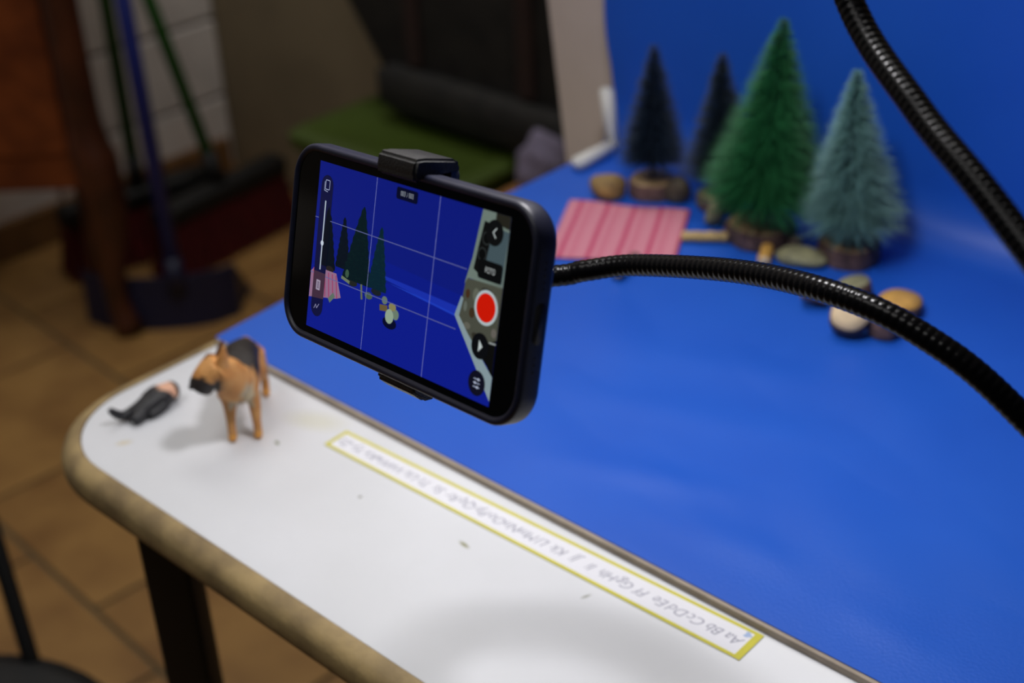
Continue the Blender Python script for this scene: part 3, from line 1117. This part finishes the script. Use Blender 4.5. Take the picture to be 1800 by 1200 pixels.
stone('smooth brown pebble touching the far edge of the pink napkin', 1069, 344, 0.0138, 0.0108, 0.0102, 30, M_brownstone, 3)
stone('dark mottled stone at the napkin corner beside the leftmost tree', 1190, 352, 0.0095, 0.0085, 0.0105, 10, M_darkstone, 5)
stone('small upright olive stone left of the big green tree base', 1256, 395, 0.0065, 0.005, 0.0115, 60, M_stone, 8, tilt=20)
stone('large flat olive stone between the green tree and the teal tree', 1406, 462, 0.0165, 0.0105, 0.0065, 8, M_stone, 11)
stone('small pinkish stone behind the large flat olive stone', 1388, 431, 0.0085, 0.006, 0.0055, 20, M_pinkstone, 14)


def stick(label, pa, pb, r, seed, z0=0.0, m=None):
    rnd = random.Random(seed)
    a, b_ = on_z(*pa, SZ), on_z(*pb, SZ)
    a.z = b_.z = SZ + r * 1.06 + z0
    pts = [a.lerp(b_, k / 12) + Vector((rnd.uniform(-1, 1), rnd.uniform(-1, 1), 0)) * r * 0.10 for k in range(13)]
    t = thing('stick', label, 'stick', ((a + b_) / 2)[:2] + (SZ,))
    bm = bmesh.new()
    sweep(bm, pts, lambda i, f: r * (1 + 0.06 * math.sin(i * 1.7 + seed)), 12)
    flat_edges(link('rod', bm, m or M_stick, t))
    for P, Q in ((pts[0], pts[1]), (pts[-1], pts[-2])):
        d = (P - Q).normalized()
        bm = bmesh.new()
        lathe(bm, P, [(r * 0.86, 0.0), (r * 0.82, 0.0004)], 12, d.to_track_quat('Z', 'Y').to_matrix())
        link('cut_end', bm, M_cutpale, t)
    return t


stick('pale peeled stick lying between the pink napkin and the green tree', (1200, 424), (1277, 425), 0.0036, 1)
stick('short golden stick pointing from the green tree base to the gooseneck', (1351, 432), (1342, 470), 0.0042, 2, m=M_gold)
stick('thick stick by the near napkin corner, mostly hidden under the gooseneck', (1083, 492), (1118, 462), 0.0042, 3, m=M_bark)


def log_slice(label, c, normal, r, h, mcut, seed, name='log_slice'):
    """c: centre of the lower face"""
    t = thing(name, label, 'log slice', (c.x, c.y, SZ))
    R = Vector(normal).normalized().to_track_quat('Z', 'Y').to_matrix()
    w = lambda a, z: 1 + 0.04 * math.sin(2 * a + seed) + 0.02 * math.sin(5 * a + 2 * seed)
    bm = bmesh.new()
    lathe(bm, c, [(r * 0.97, 0), (r, h * 0.15), (r * 0.99, h * 0.9), (r * 0.95, h)], 28, R, w)
    flat_edges(link('bark_ring', bm, M_bark, t))
    for z0 in (h, -0.0005):
        bm = bmesh.new()
        lathe(bm, c + R @ Vector((0, 0, z0)), [(r * 0.92, 0), (r * 0.92, 0.0005), (r * 0.3, 0.0006)], 28, R, w)
        link('cut_face', bm, mcut, t)
    return t


def slice_at(label, px, py, nrm, r, h, mcut, seed):
    nrm = Vector(nrm).normalized()
    P = on_z(px, py, SZ)
    # lowest rim point rests on the sheet
    low = r * math.sqrt(max(0, 1 - nrm.z ** 2)) * 1.05
    P.z = SZ + low + 0.0003
    return log_slice(label, P, nrm, r, h, mcut, seed)


slice_at('pale log slice tilted toward the camera, below the gooseneck', 1492, 582, (0.30, -0.55, 0.78), 0.0118, 0.0085, M_cutpale, 1)
slice_at('golden log slice lying flat, right of the gooseneck', 1580, 548, (0.05, 0.0, 1), 0.0138, 0.0075, M_gold, 2)
slice_at('brown-barked log slice beside the pale tilted slice', 1553, 585, (0.02, 0.05, 1), 0.0105, 0.0105, M_cut, 3)
slice_at('pale stubby log piece showing above the gooseneck', 1504, 530, (-0.2, -0.15, 1), 0.0105, 0.0105, M_stone, 4)
slice_at('small brown log end peeking under the gooseneck, left of the pale slice', 1450, 537, (-0.75, -0.5, 0.25), 0.0055, 0.014, M_cut, 5)


# ------------------------------------------------------------------ skinned figures
def skinned(name, nodes, edges, root, levels=2):
    """nodes: {key: (x, y, z, rx, ry)} in mm; returns an evaluated mesh"""
    keys = list(nodes)
    me = bpy.data.meshes.new(name)
    me.from_pydata([tuple(c * mm for c in nodes[k][:3]) for k in keys], [(keys.index(a), keys.index(b_)) for a, b_ in edges], [])
    o = bpy.data.objects.new(name, me)
    COL.objects.link(o)
    o.modifiers.new('skin', 'SKIN').use_smooth_shade = True
    for k, sv in zip(keys, me.skin_vertices[0].data):
        sv.radius = (nodes[k][3] * mm, nodes[k][4] * mm)
        sv.use_root = (k == root)
    sub = o.modifiers.new('sub', 'SUBSURF')
    sub.levels = levels
    sub.render_levels = levels
    out = evaluated(o)
    bpy.data.objects.remove(o)
    bpy.data.meshes.remove(me)
    return out


def paint(me, fn):
    a = me.color_attributes.new('patches', 'FLOAT_COLOR', 'POINT')
    for i, v in enumerate(me.vertices):
        a.data[i].color = fn(v.co * 1000)


# --- German shepherd figure
hd = Vector((0.72, -0.69, 0))
dogang = math.atan2(hd.y, hd.x)
dc = Vector((-0.5905, 0.3920, 0))
dog = thing('toy_dog', 'tan and black toy shepherd dog standing on the white desk corner', 'toy dog', dc, dogang)
N = {
    'pelvis': (-20, 0, 37, 9.0, 9.5), 'loin': (-8, 0, 36.5, 9.4, 10.5), 'chest': (8, 0, 33.0, 11.0, 14.0), 'prow': (17, -0.8, 34.5, 10.8, 13.5),
    'neck': (21, -4, 43.5, 10.6, 10.4), 'poll': (22, -8, 48.5, 9.6, 9.2), 'skull': (23.5, -11.0, 50, 9.4, 8.8), 'stop': (25.3, -13.8, 47.8, 8.0, 7.6), 'muzzle': (26.6, -16.0, 44.8, 8.0, 7.6), 'nose': (27.6, -18.4, 41.4, 7.8, 7.2), 'tip': (28.0, -19.8, 39.4, 6.6, 6.2),
    'shL': (16, 6.0, 30, 5.2, 5.2), 'elL': (15.5, 6.8, 22, 3.9, 3.9), 'wrL': (18.5, 7.0, 11, 2.5, 2.5), 'paL': (19.5, 7.0, 3.4, 2.6, 2.6), 'toL': (22.8, 7.0, 2.5, 2.4, 2.3),
    'shR': (16, -6.0, 30, 5.2, 5.2), 'elR': (16, -6.8, 22, 3.9, 3.9), 'wrR': (20, -7.0, 11, 2.5, 2.5), 'paR': (21, -7.0, 3.4, 2.6, 2.6), 'toR': (24.2, -7.0, 2.5, 2.4, 2.3),
    'hiL': (-20, 5.5, 33, 6.4, 6.4), 'knL': (-15, 7.4, 23, 4.6, 4.6), 'hoL': (-26, 7.6, 13, 2.5, 2.5), 'ftL': (-24, 7.6, 3.6, 2.6, 2.6), 'tpL': (-20.6, 7.6, 2.5, 2.4, 2.3),
    'hiR': (-20, -5.5, 33, 6.4, 6.4), 'knR': (-13, -7.0, 23, 4.6, 4.6), 'hoR': (-22, -7.0, 13, 2.5, 2.5), 'ftR': (-19, -7.0, 3.6, 2.6, 2.6), 'tpR': (-15.6, -7.0, 2.5, 2.4, 2.3),
    't1': (-28, 0, 36, 3.2, 3.2), 't2': (-34, 0, 27, 3.4, 3.4), 't3': (-37, 0, 15, 2.2, 2.2),
    'e1': (26.5, -6.0, 52.5, 4.4, 3.2), 'e1b': (26.6, -4.2, 57.5, 3.6, 2.2), 'e1t': (26.0, -3.0, 65.0, 0.7, 0.6),
    'e2': (19.0, -7.5, 52.5, 4.0, 2.8), 'e2b': (18.0, -6.0, 57.0, 3.2, 2.0), 'e2t': (17.4, -5.0, 63.5, 0.7, 0.6),
}
E_ = [('pelvis', 'loin'), ('loin', 'chest'), ('chest', 'prow'), ('prow', 'neck'), ('neck', 'poll'), ('poll', 'skull'), ('skull', 'stop'), ('stop', 'muzzle'), ('muzzle', 'nose'), ('nose', 'tip'),
      ('pelvis', 't1'), ('t1', 't2'), ('t2', 't3'), ('poll', 'e1'), ('e1', 'e1b'), ('e1b', 'e1t'), ('poll', 'e2'), ('e2', 'e2b'), ('e2b', 'e2t')]
for s in 'LR':
    E_ += [('chest', 'sh' + s), ('sh' + s, 'el' + s), ('el' + s, 'wr' + s), ('wr' + s, 'pa' + s), ('pa' + s, 'to' + s),
           ('pelvis', 'hi' + s), ('hi' + s, 'kn' + s), ('kn' + s, 'ho' + s), ('ho' + s, 'ft' + s), ('ft' + s, 'tp' + s)]
dme = skinned('body', N, E_, 'pelvis', 2)
minz = min(v.co.z for v in dme.vertices)
dme.transform(Matrix.Translation((0, 0, -minz + 0.0001)))
TAN, TAN2, BLK, CREAM, GOLD = rgb(216, 156, 90), rgb(204, 140, 74), rgb(40, 34, 32), rgb(196, 178, 146), rgb(222, 156, 72)


def dogcol(c):
    x, y, z = c
    nose, muz = Vector((27.6, -19.2, 41.0)), Vector((26.6, -16.4, 44.0))
    p = Vector(c)
    if ((p - nose).length < 10.0 and not (z > 46.5 - 0.25 * (y + 24) * -1 and y > -23.5)) or ((p - muz).length < 10.5 and z < 45.0):
        return BLK
    if -4 < x < 10 and z > 29 + (x - 3) ** 2 * 0.12 and abs(y) > 6 and y > -20:
        return BLK
    if x < 14 and x > -27 and z > 33.5 + 0.04 * (x + 6) ** 2 * 0.25 and z > 30 + abs(y) * 0.35 and y > -20:
        return BLK
    if z < 27.0 and x > 2 and abs(y) < 7 and z > 20:
        return CREAM
    if x > 12 and z > 27 and z < 36 and 2.5 < y < 8.5:
        return CREAM
    if z < 5:
        return GOLD
    if z > 54 and x < 22.5:
        return rgb(110, 70, 44)
    if x < -26 and z < 30:
        return BLK
    return TAN if math.sin(x * 0.6) + math.sin(z * 0.5) > -0.4 else TAN2


paint(dme, dogcol)
link('body', dme, attr_mat('painted_fur', 0.55, 0.6), dog, world=False)
for ex_, ey_, ez_ in ((30.6, -13.8, 50.4), (19.8, -15.2, 50.4)):
    bm = bmesh.new()
    bmesh.ops.create_uvsphere(bm, u_segments=10, v_segments=8, radius=0.0008)
    bmesh.ops.translate(bm, vec=(ex_ * mm, ey_ * mm, ez_ * mm - minz), verts=bm.verts)
    link('eye', bm, M_hole, dog, world=False)
bm = bmesh.new()
bmesh.ops.create_uvsphere(bm, u_segments=12, v_segments=8, radius=0.0016)
bmesh.ops.translate(bm, vec=(28.0 * mm, -23.2 * mm, 42.0 * mm - minz), verts=bm.verts)
link('nose', bm, M_hole, dog, world=False)

# --- small black figure lying at the rounded corner
ax2 = Vector((-0.002, 0.039, 0)).normalized()
fc = Vector((-0.6415, 0.3640, 0))
fig = thing('toy_figure', 'small black toy figure with a peach face lying near the rounded desk corner', 'toy figure', fc, math.atan2(ax2.y, ax2.x))
N = {
    'hip': (-8, 0, 7.0, 9.6, 7.4), 'waist': (-2, 0, 7.6, 10.2, 8.0), 'chest': (4, 0, 8.0, 10.4, 8.6), 'neck': (8.5, 0, 8.0, 9.2, 8.0), 'head': (12, 0, 8.0, 8.8, 8.4), 'crown': (15.5, 0, 7.6, 7.0, 6.6),
    'a1': (-12, 4.0, 5.4, 5.6, 5.2), 'a2': (-16, 4.8, 4.8, 5.0, 4.6), 'a3': (-20, 5.8, 5.8, 3.8, 3.6), 'a4': (-23.0, 6.8, 10.5, 2.8, 2.8), 'a5': (-25.0, 7.6, 15.5, 1.6, 1.6),
    'b1': (-11, -4.6, 5.2, 5.6, 5.2), 'b2': (-15.5, -6.0, 4.6, 5.0, 4.6), 'b3': (-19, -6.4, 4.2, 4.4, 4.0),
    'c1': (3, -8.2, 5.4, 4.4, 4.0), 'c2': (-4, -9.6, 4.2, 4.2, 3.8), 'c3': (-10, -9.2, 3.8, 3.8, 3.6),
    'd1': (3, 8.2, 6.0, 4.2, 4.0), 'd2': (-3, 9.2, 4.6, 4.0, 3.6), 'd3': (-8, 8.8, 4.0, 3.6, 3.4),
}
E_ = [('hip', 'waist'), ('waist', 'chest'), ('chest', 'neck'), ('neck', 'head'), ('head', 'crown'), ('hip', 'a1'), ('a1', 'a2'), ('a2', 'a3'), ('a3', 'a4'), ('a4', 'a5'), ('hip', 'b1'), ('b1', 'b2'), ('b2', 'b3'),
      ('chest', 'c1'), ('c1', 'c2'), ('c2', 'c3'), ('chest', 'd1'), ('d1', 'd2'), ('d2', 'd3')]
fme = skinned('body', N, E_, 'hip', 2)
fme.transform(Matrix.Diagonal((1.06, 0.72, 0.76, 1)))
minz = min(v.co.z for v in fme.vertices)
fme.transform(Matrix.Translation((0, 0, -minz + 0.0001)))


def figcol(c):
    x, y, z = c
    if 5.0 < x < 12.5 and z > 5.0 and -6.5 < y < 4.5:
        return rgb(228, 176, 146)
    return rgb(36, 36, 40) if x < 8 else rgb(22, 22, 24)


paint(fme, figcol)
link('body', fme, attr_mat('painted_plastic', 0.5, 0.3), fig, world=False)

# ------------------------------------------------------------------ black chair at lower left
CZ = -0.375
ch = thing('black_chair', 'black chair with tubular back post in front of the desk corner', 'chair', Vector(on_z(-135, 1395, CZ)[:2] + (FLOOR,)))
cc = on_z(-135, 1395, CZ)
bm = bmesh.new()
lathe(bm, (cc.x, cc.y, CZ), [(0.10, -0.03), (0.152, -0.028), (0.16, -0.016), (0.158, -0.006), (0.14, 0.0), (0.02, -0.004)], 40)
M_seat = mat('black_vinyl_seat', rgb(20, 22, 24), 0.55, var=0.2, scale=40)
link('seat', bm, M_seat, ch)
pa = at_d(52, 1150, 1.215)
pb = at_d(0, 978, 1.205)
pd = (pb - pa).normalized()
bm = bmesh.new()
sweep(bm, [pa + pd * -0.06, pa, pb, pa + pd * 0.36], 0.0072, 12)
link('back_post', bm, M_steel, ch)
sidev = Vector((-0.55, -0.83, 0))
bm = bmesh.new()
sweep(bm, [pa + pd * -0.06 + sidev * 0.24, pa + sidev * 0.24, pa + pd * 0.36 + sidev * 0.24], 0.0072, 12)
link('back_post', bm, M_steel, ch)
bm = bmesh.new()
mid = pa + pd * 0.3 + sidev * 0.12
box(bm, mid, (0.25, 0.014, 0.11), sidev.to_track_quat('X', 'Z').to_matrix(), 0.005)
link('backrest', bm, M_seat, ch)
for k in range(4):
    a = math.radians(20 + 90 * k)
    bm = bmesh.new()
    rod(bm, (cc.x + 0.11 * math.cos(a), cc.y + 0.11 * math.sin(a), CZ - 0.028), (cc.x + 0.14 * math.cos(a), cc.y + 0.14 * math.sin(a), FLOOR + 0.001), 0.009)
    link('leg', bm, M_steel, ch)

# ------------------------------------------------------------------ wooden sideboard on curved legs
M_wood = mat('reddish_stained_wood', rgb(132, 66, 28), 0.42, col2=rgb(96, 42, 16), scale=18, bump=0.2, bscale=90)
M_wood2 = mat('dark_stained_wood', rgb(84, 42, 22), 0.42, col2=rgb(56, 26, 12), scale=18)
ub = Vector((-0.73, -0.68, 0)).normalized()
vb = Vector((-ub.y, ub.x, 0)) * -1
if vb.y < 0:
    vb = -vb
L0 = Vector((-1.872, 1.035, 0))
SW, SD = 0.38, 0.10
Rb = Matrix((ub, vb, Vector((0, 0, 1)))).transposed()
sb = thing('sideboard', 'reddish wooden sideboard on curved legs at far left', 'sideboard', (L0.x, L0.y, FLOOR))
zb0, zb1 = -0.43, 0.12


def sbp(a, d, z):
    return Vector((L0.x, L0.y, 0)) + ub * a + vb * d + Vector((0, 0, z))


link('carcass', boxed(sbp(SW / 2 + 0.012, SD / 2 + 0.006, (zb0 + zb1) / 2), (SW - 0.05, SD - 0.02, zb1 - zb0), Rb, 0.004), M_wood2, sb, smooth=False)
link('top_board', boxed(sbp(SW / 2, SD / 2, zb1 + 0.01), (SW + 0.04, SD + 0.03, 0.02), Rb, 0.005), M_wood, sb, smooth=False)
for k in range(2):
    dr = link('door', boxed(sbp(0.108 + 0.168 * k, -0.002, (zb0 + zb1) / 2 + 0.012), (0.16, 0.014, zb1 - zb0 - 0.06), Rb, 0.004), M_wood, sb, smooth=False)
    bm = bmesh.new()
    bmesh.ops.create_uvsphere(bm, u_segments=12, v_segments=8, radius=0.009)
    bmesh.ops.translate(bm, vec=sbp(0.17 + 0.045 * k, -0.018, -0.15), verts=bm.verts)
    link('knob', bm, M_wood2, dr)
for a, d in ((0, 0), (SW, 0), (0.05, SD), (SW, SD)):
    bm = bmesh.new()
    out = -ub if a < 0.1 else ub
    fwd = -vb if d == 0 else vb
    sx = (out + fwd * 0.4).normalized()
    P = sbp(a, d, 0)
    prof = [(zb1, 0.0, 0.027), (zb0 + 0.10, 0.0, 0.027), (zb0 + 0.03, 0.008, 0.034), (zb0 - 0.03, 0.012, 0.033), (zb0 - 0.09, 0.008, 0.027), (zb0 - 0.15, 0.0, 0.021), (zb0 - 0.21, -0.003, 0.017), (zb0 - 0.245, 0.004, 0.02), (FLOOR + 0.001, 0.012, 0.026)]
    # smooth the leg profile
    pts = catmull([P + Vector((0, 0, z)) + sx * o for z, o, r in prof], 0.02)
    zs = [p[0] for p in prof]
    rs = [p[2] for p in prof]

    def rr(i, f, pts=pts):
        z = pts[i].z
        for k in range(len(zs) - 1):
            if zs[k] >= z >= zs[k + 1]:
                t = (zs[k] - z) / (zs[k] - zs[k + 1])
                t = t * t * (3 - 2 * t)
                return rs[k] + (rs[k + 1] - rs[k]) * t
        return rs[-1]
    sweep(bm, pts, rr, 16)
    link('leg', bm, M_wood2, sb)
link('apron', boxed(sbp(SW / 2, 0.006, zb0 + 0.012), (SW - 0.05, 0.016, 0.06), Rb, 0.004), M_wood, sb, smooth=False)

# ------------------------------------------------------------------ brooms and dustpan
M_green = mat('green_broom_handle', rgb(34, 112, 34), 0.4, var=0.1)
M_bluep = mat('blue_plastic', rgb(34, 46, 128), 0.45, var=0.15, scale=20)
M_navyp = mat('dark_navy_plastic', rgb(18, 22, 54), 0.5, var=0.2, scale=20)
M_redb = mat('red_bristles', rgb(104, 16, 16), 0.8, var=0.4, scale=60)
M_blk = mat('black_broom_block', rgb(14, 14, 14), 0.6, var=0.2)


def broom(label, c, dirv, top, length, seed):
    """c: centre of the head on the floor"""
    rnd = random.Random(seed)
    t = thing('broom', label, 'broom', (c[0], c[1], FLOOR), group='green handled brooms leaning by the wall')
    d = Vector((dirv[0], dirv[1], 0)).normalized()
    s = Vector((-d.y, d.x, 0))
    R = Matrix((d, s, Vector((0, 0, 1)))).transposed()
    base = Vector((c[0], c[1], 0))
    bm = bmesh.new()
    box(bm, base + Vector((0, 0, FLOOR + 0.115)), (length, 0.045, 0.035), R, 0.008)
    hb = link('head', bm, M_blk, t)
    verts, faces = [], []
    for i in range(46):
        for j in range(7):
            u0 = (i / 45 - 0.5) * (length - 0.02)
            v0 = (j / 6 - 0.5) * 0.034
            u1, v1 = u0 * 1.09 + rnd.uniform(-.004, .004), v0 * 1.9 + rnd.uniform(-.004, .004)
            a = base + d * u0 + s * v0 + Vector((0, 0, FLOOR + 0.10))
            b_ = base + d * u1 + s * v1 + Vector((0, 0, FLOOR + 0.002 + rnd.random() * 0.006))
            k = len(verts)
            wv = 0.0034
            verts += [a + d * wv, a - d * wv * .5 + s * wv, a - d * wv * .5 - s * wv, b_ + d * wv * 1.3, b_ - d * wv * .7 + s * wv * 1.2, b_ - d * wv * .7 - s * wv * 1.2]
            faces += [(k, k + 1, k + 4, k + 3), (k + 1, k + 2, k + 5, k + 4), (k + 2, k, k + 3, k + 5), (k + 3, k + 4, k + 5)]
    me = bpy.data.meshes.new('bristles')
    me.from_pydata([tuple(v) for v in verts], [], faces)
    o = link('bristles', me, M_redb, t, smooth=False, label='dark red bristles')
    o['kind'] = 'stuff'
    hz = base + Vector((0, 0, FLOOR + 0.128))
    ax = (Vector(top) - hz).normalized()
    bm = bmesh.new()
    rod(bm, hz, hz + ax * 0.06, 0.016, 0.0135, 14)
    link('socket', bm, M_blk, t)
    bm = bmesh.new()
    rod(bm, hz + ax * 0.03, hz + ax * 0.95, 0.0115, 0.0115, 14)
    link('handle', bm, M_green, t, label='green handle')


broom('broom with slanting green handle and red bristles in front', (-1.975, 1.325), (-0.1, 1), at_d(262, 0, 2.42), 0.29, 1)
broom('broom with upright green handle standing behind the curved wooden leg', (-2.075, 1.225), (0.2, 0.98), at_d(185, 0, 2.36), 0.29, 2)

dp = thing('dustpan', 'dark blue long-handled dustpan on the floor in front of the brooms', 'dustpan', (-1.87, 1.14, FLOOR))
dL, dR = on_z(172, 566, FLOOR), on_z(408, 556, FLOOR)
dd = (dR - dL)
dd.z = 0
wdp = dd.length
dd.normalize()
dn = Vector((-dd.y, dd.x, 0))       # away from the camera
ctr_ = (dL + dR) / 2


def dpp(a, b_, z):
    return Vector((ctr_.x, ctr_.y, 0)) + dd * a + dn * b_ + Vector((0, 0, FLOOR + z))


# scoop: floor plate, tall back, two tapering sides, hood
bm = bmesh.new()
h2 = wdp / 2 + 0.01
th_ = 0.004
loft(bm, [[dpp(-h2, -0.0, 0.001), dpp(h2, -0.0, 0.001), dpp(h2 + 0.01, 0.1, 0.001), dpp(-h2 - 0.01, 0.1, 0.001)],
          [dpp(-h2, -0.0, 0.005), dpp(h2, -0.0, 0.005), dpp(h2 + 0.01, 0.1, 0.005), dpp(-h2 - 0.01, 0.1, 0.005)]])
sc = link('scoop_floor', bm, M_navyp, dp, smooth=False)
bm = bmesh.new()
pr = [(-h2, 0.0), (-h2 * 0.75, -0.022), (-h2 * 0.4, -0.034), (0, -0.038), (h2 * 0.4, -0.034), (h2 * 0.75, -0.022), (h2, 0.0)]
loft(bm, [[dpp(a, b_, 0.001) for a, b_ in pr] + [dpp(a * 0.97, b_ + 0.005, 0.001) for a, b_ in pr[::-1]],
          [dpp(a * 1.04, b_ + 0.01, 0.09) for a, b_ in pr] + [dpp(a * 1.01, b_ + 0.015, 0.09) for a, b_ in pr[::-1]]])
flat_edges(link('scoop_back', bm, M_navyp, dp))
for sgn in (-1, 1):
    bm = bmesh.new()
    a0 = sgn * h2
    prof4 = [(0.0, 0.001), (0.1, 0.001), (0.095, 0.012), (0.01, 0.09)]
    loft(bm, [[dpp(a0, b_, z) for b_, z in prof4], [dpp(a0 + sgn * th_, b_, z) for b_, z in prof4]])
    link('scoop_side', bm, M_navyp, dp, smooth=False)
hb0 = at_d(322, 478, 2.30)
hb0.z = FLOOR + 0.088
hb0 = Vector((dpp(0.035, -0.02, 0).x, dpp(0.035, -0.02, 0).y, FLOOR + 0.07))
tp = at_d(216, 0, 2.13)
axd = (tp - hb0).normalized()
bm = bmesh.new()
rod(bm, hb0, hb0 + axd * 0.78, 0.0125, 0.0125, 14)
link('handle', bm, M_bluep, dp, label='blue handle')
bm = bmesh.new()
rod(bm, hb0 - axd * 0.01, hb0 + axd * 0.05, 0.017, 0.0145, 14)
link('socket', bm, M_navyp, dp)

# ------------------------------------------------------------------ clutter by the back wall
M_gtub = mat('olive_green_plastic', rgb(62, 80, 18), 0.5, var=0.12, scale=12)
M_card = mat('brown_cardboard', rgb(168, 118, 66), 0.8, col2=rgb(140, 96, 52), scale=25)
TT = -0.362          # top of the tub
tub = thing('storage_tub', 'tall olive green plastic storage tub with lid by the back wall', 'storage tub', (-1.47, 1.38, FLOOR))


def trect(cx, cy, hx, hy, z, r=0.02):
    return [Vector((x, y, z)) for x, y in rrect(cx, cy, hx, hy, r, 4)]


bm = bmesh.new()
loft(bm, [trect(-1.475, 1.385, 0.14, 0.115, FLOOR + 0.001), trect(-1.475, 1.385, 0.168, 0.138, TT - 0.025)])
flat_edges(link('tub_body', bm, M_gtub, tub))
bm = bmesh.new()
loft(bm, [trect(-1.475, 1.385, 0.178, 0.148, TT - 0.026), trect(-1.475, 1.385, 0.18, 0.15, TT - 0.008), trect(-1.475, 1.385, 0.170, 0.14, TT), trect(-1.475, 1.385, 0.15, 0.118, TT), trect(-1.475, 1.385, 0.145, 0.112, TT - 0.004)])
flat_edges(link('lid', bm, M_gtub, tub))
bm = bmesh.new()
box(bm, (-1.475, 1.385 - 0.15, TT - 0.03), (0.07, 0.012, 0.03), bev=0.003)
link('latch', bm, M_gtub, tub)

cbx = thing('cardboard_box', 'small brown cardboard box beside the green tub', 'box', (-1.18, 1.37, FLOOR))
CT = -0.39
link('carton', boxed((-1.18, 1.37, (FLOOR + 0.001 + CT) / 2), (0.20, 0.2, CT - FLOOR - 0.001), bev=0.003), M_card, cbx, smooth=False)
for sx in (-1, 1):
    link('flap', boxed((-1.18 + sx * 0.05, 1.37, CT + 0.0025), (0.098, 0.2, 0.003)), M_card, cbx, smooth=False)

bag = thing('black_bag', 'large black bag standing on the green tub against the wall', 'bag', (-1.40, 1.46, TT))
M_bag = mat('black_canvas', rgb(32, 30, 27), 0.85, col2=rgb(18, 17, 16), scale=30, bump=0.5, bscale=150)
bz = TT + 0.001
bm = bmesh.new()
loft(bm, [trect(-1.375, 1.465, 0.18, 0.085, bz, 0.05), trect(-1.385, 1.465, 0.21, 0.09, bz + 0.05, 0.05), trect(-1.44, 1.465, 0.28, 0.09, bz + 0.22, 0.05), trect(-1.44, 1.465, 0.28, 0.08, bz + 0.40, 0.05), trect(-1.43, 1.465, 0.2, 0.05, bz + 0.46, 0.04)])
link('bag_body', bm, M_bag, bag)
bm = bmesh.new()
loft(bm, [trect(-1.375, 1.372, 0.16, 0.012, bz + 0.012, 0.01), trect(-1.38, 1.366, 0.19, 0.016, bz + 0.03, 0.012), trect(-1.38, 1.366, 0.19, 0.016, bz + 0.075, 0.012), trect(-1.38, 1.37, 0.17, 0.012, bz + 0.085, 0.01)])
link('front_pocket', bm, M_bag, bag)
for x in (-1.50, -1.28):
    link('strap', boxed((x, 1.372, bz + 0.24), (0.03, 0.01, 0.30), bev=0.003), mat('dark_strap', rgb(46, 28, 24), 0.8, var=0.2), bag, smooth=False)

bun = bmesh.new()
bmesh.ops.create_icosphere(bun, subdivisions=4, radius=1)
for v in bun.verts:
    c = v.co.copy()
    k = 1 + 0.08 * math.sin(5 * c.x + 2 * c.z) * math.cos(4 * c.y + 1) + 0.04 * math.sin(9 * c.z + 5 * c.y)
    v.co = Vector((c.x * 0.037 * k, c.y * 0.033 * k, max(c.z, -0.8) * 0.056 * k))
zmin = min(v.co.z for v in bun.verts)
bmesh.ops.translate(bun, vec=(0, 0, -zmin), verts=bun.verts)
bo = link('cloth_bundle', bun, mat('lilac_grey_cloth', rgb(132, 124, 148), 0.9, var=0.2, scale=30))
bo.location = (-1.20, 1.312, CT + 0.005)
tag(bo, 'lilac grey cloth bundle on the cardboard box beside the beige board', 'cloth bundle')
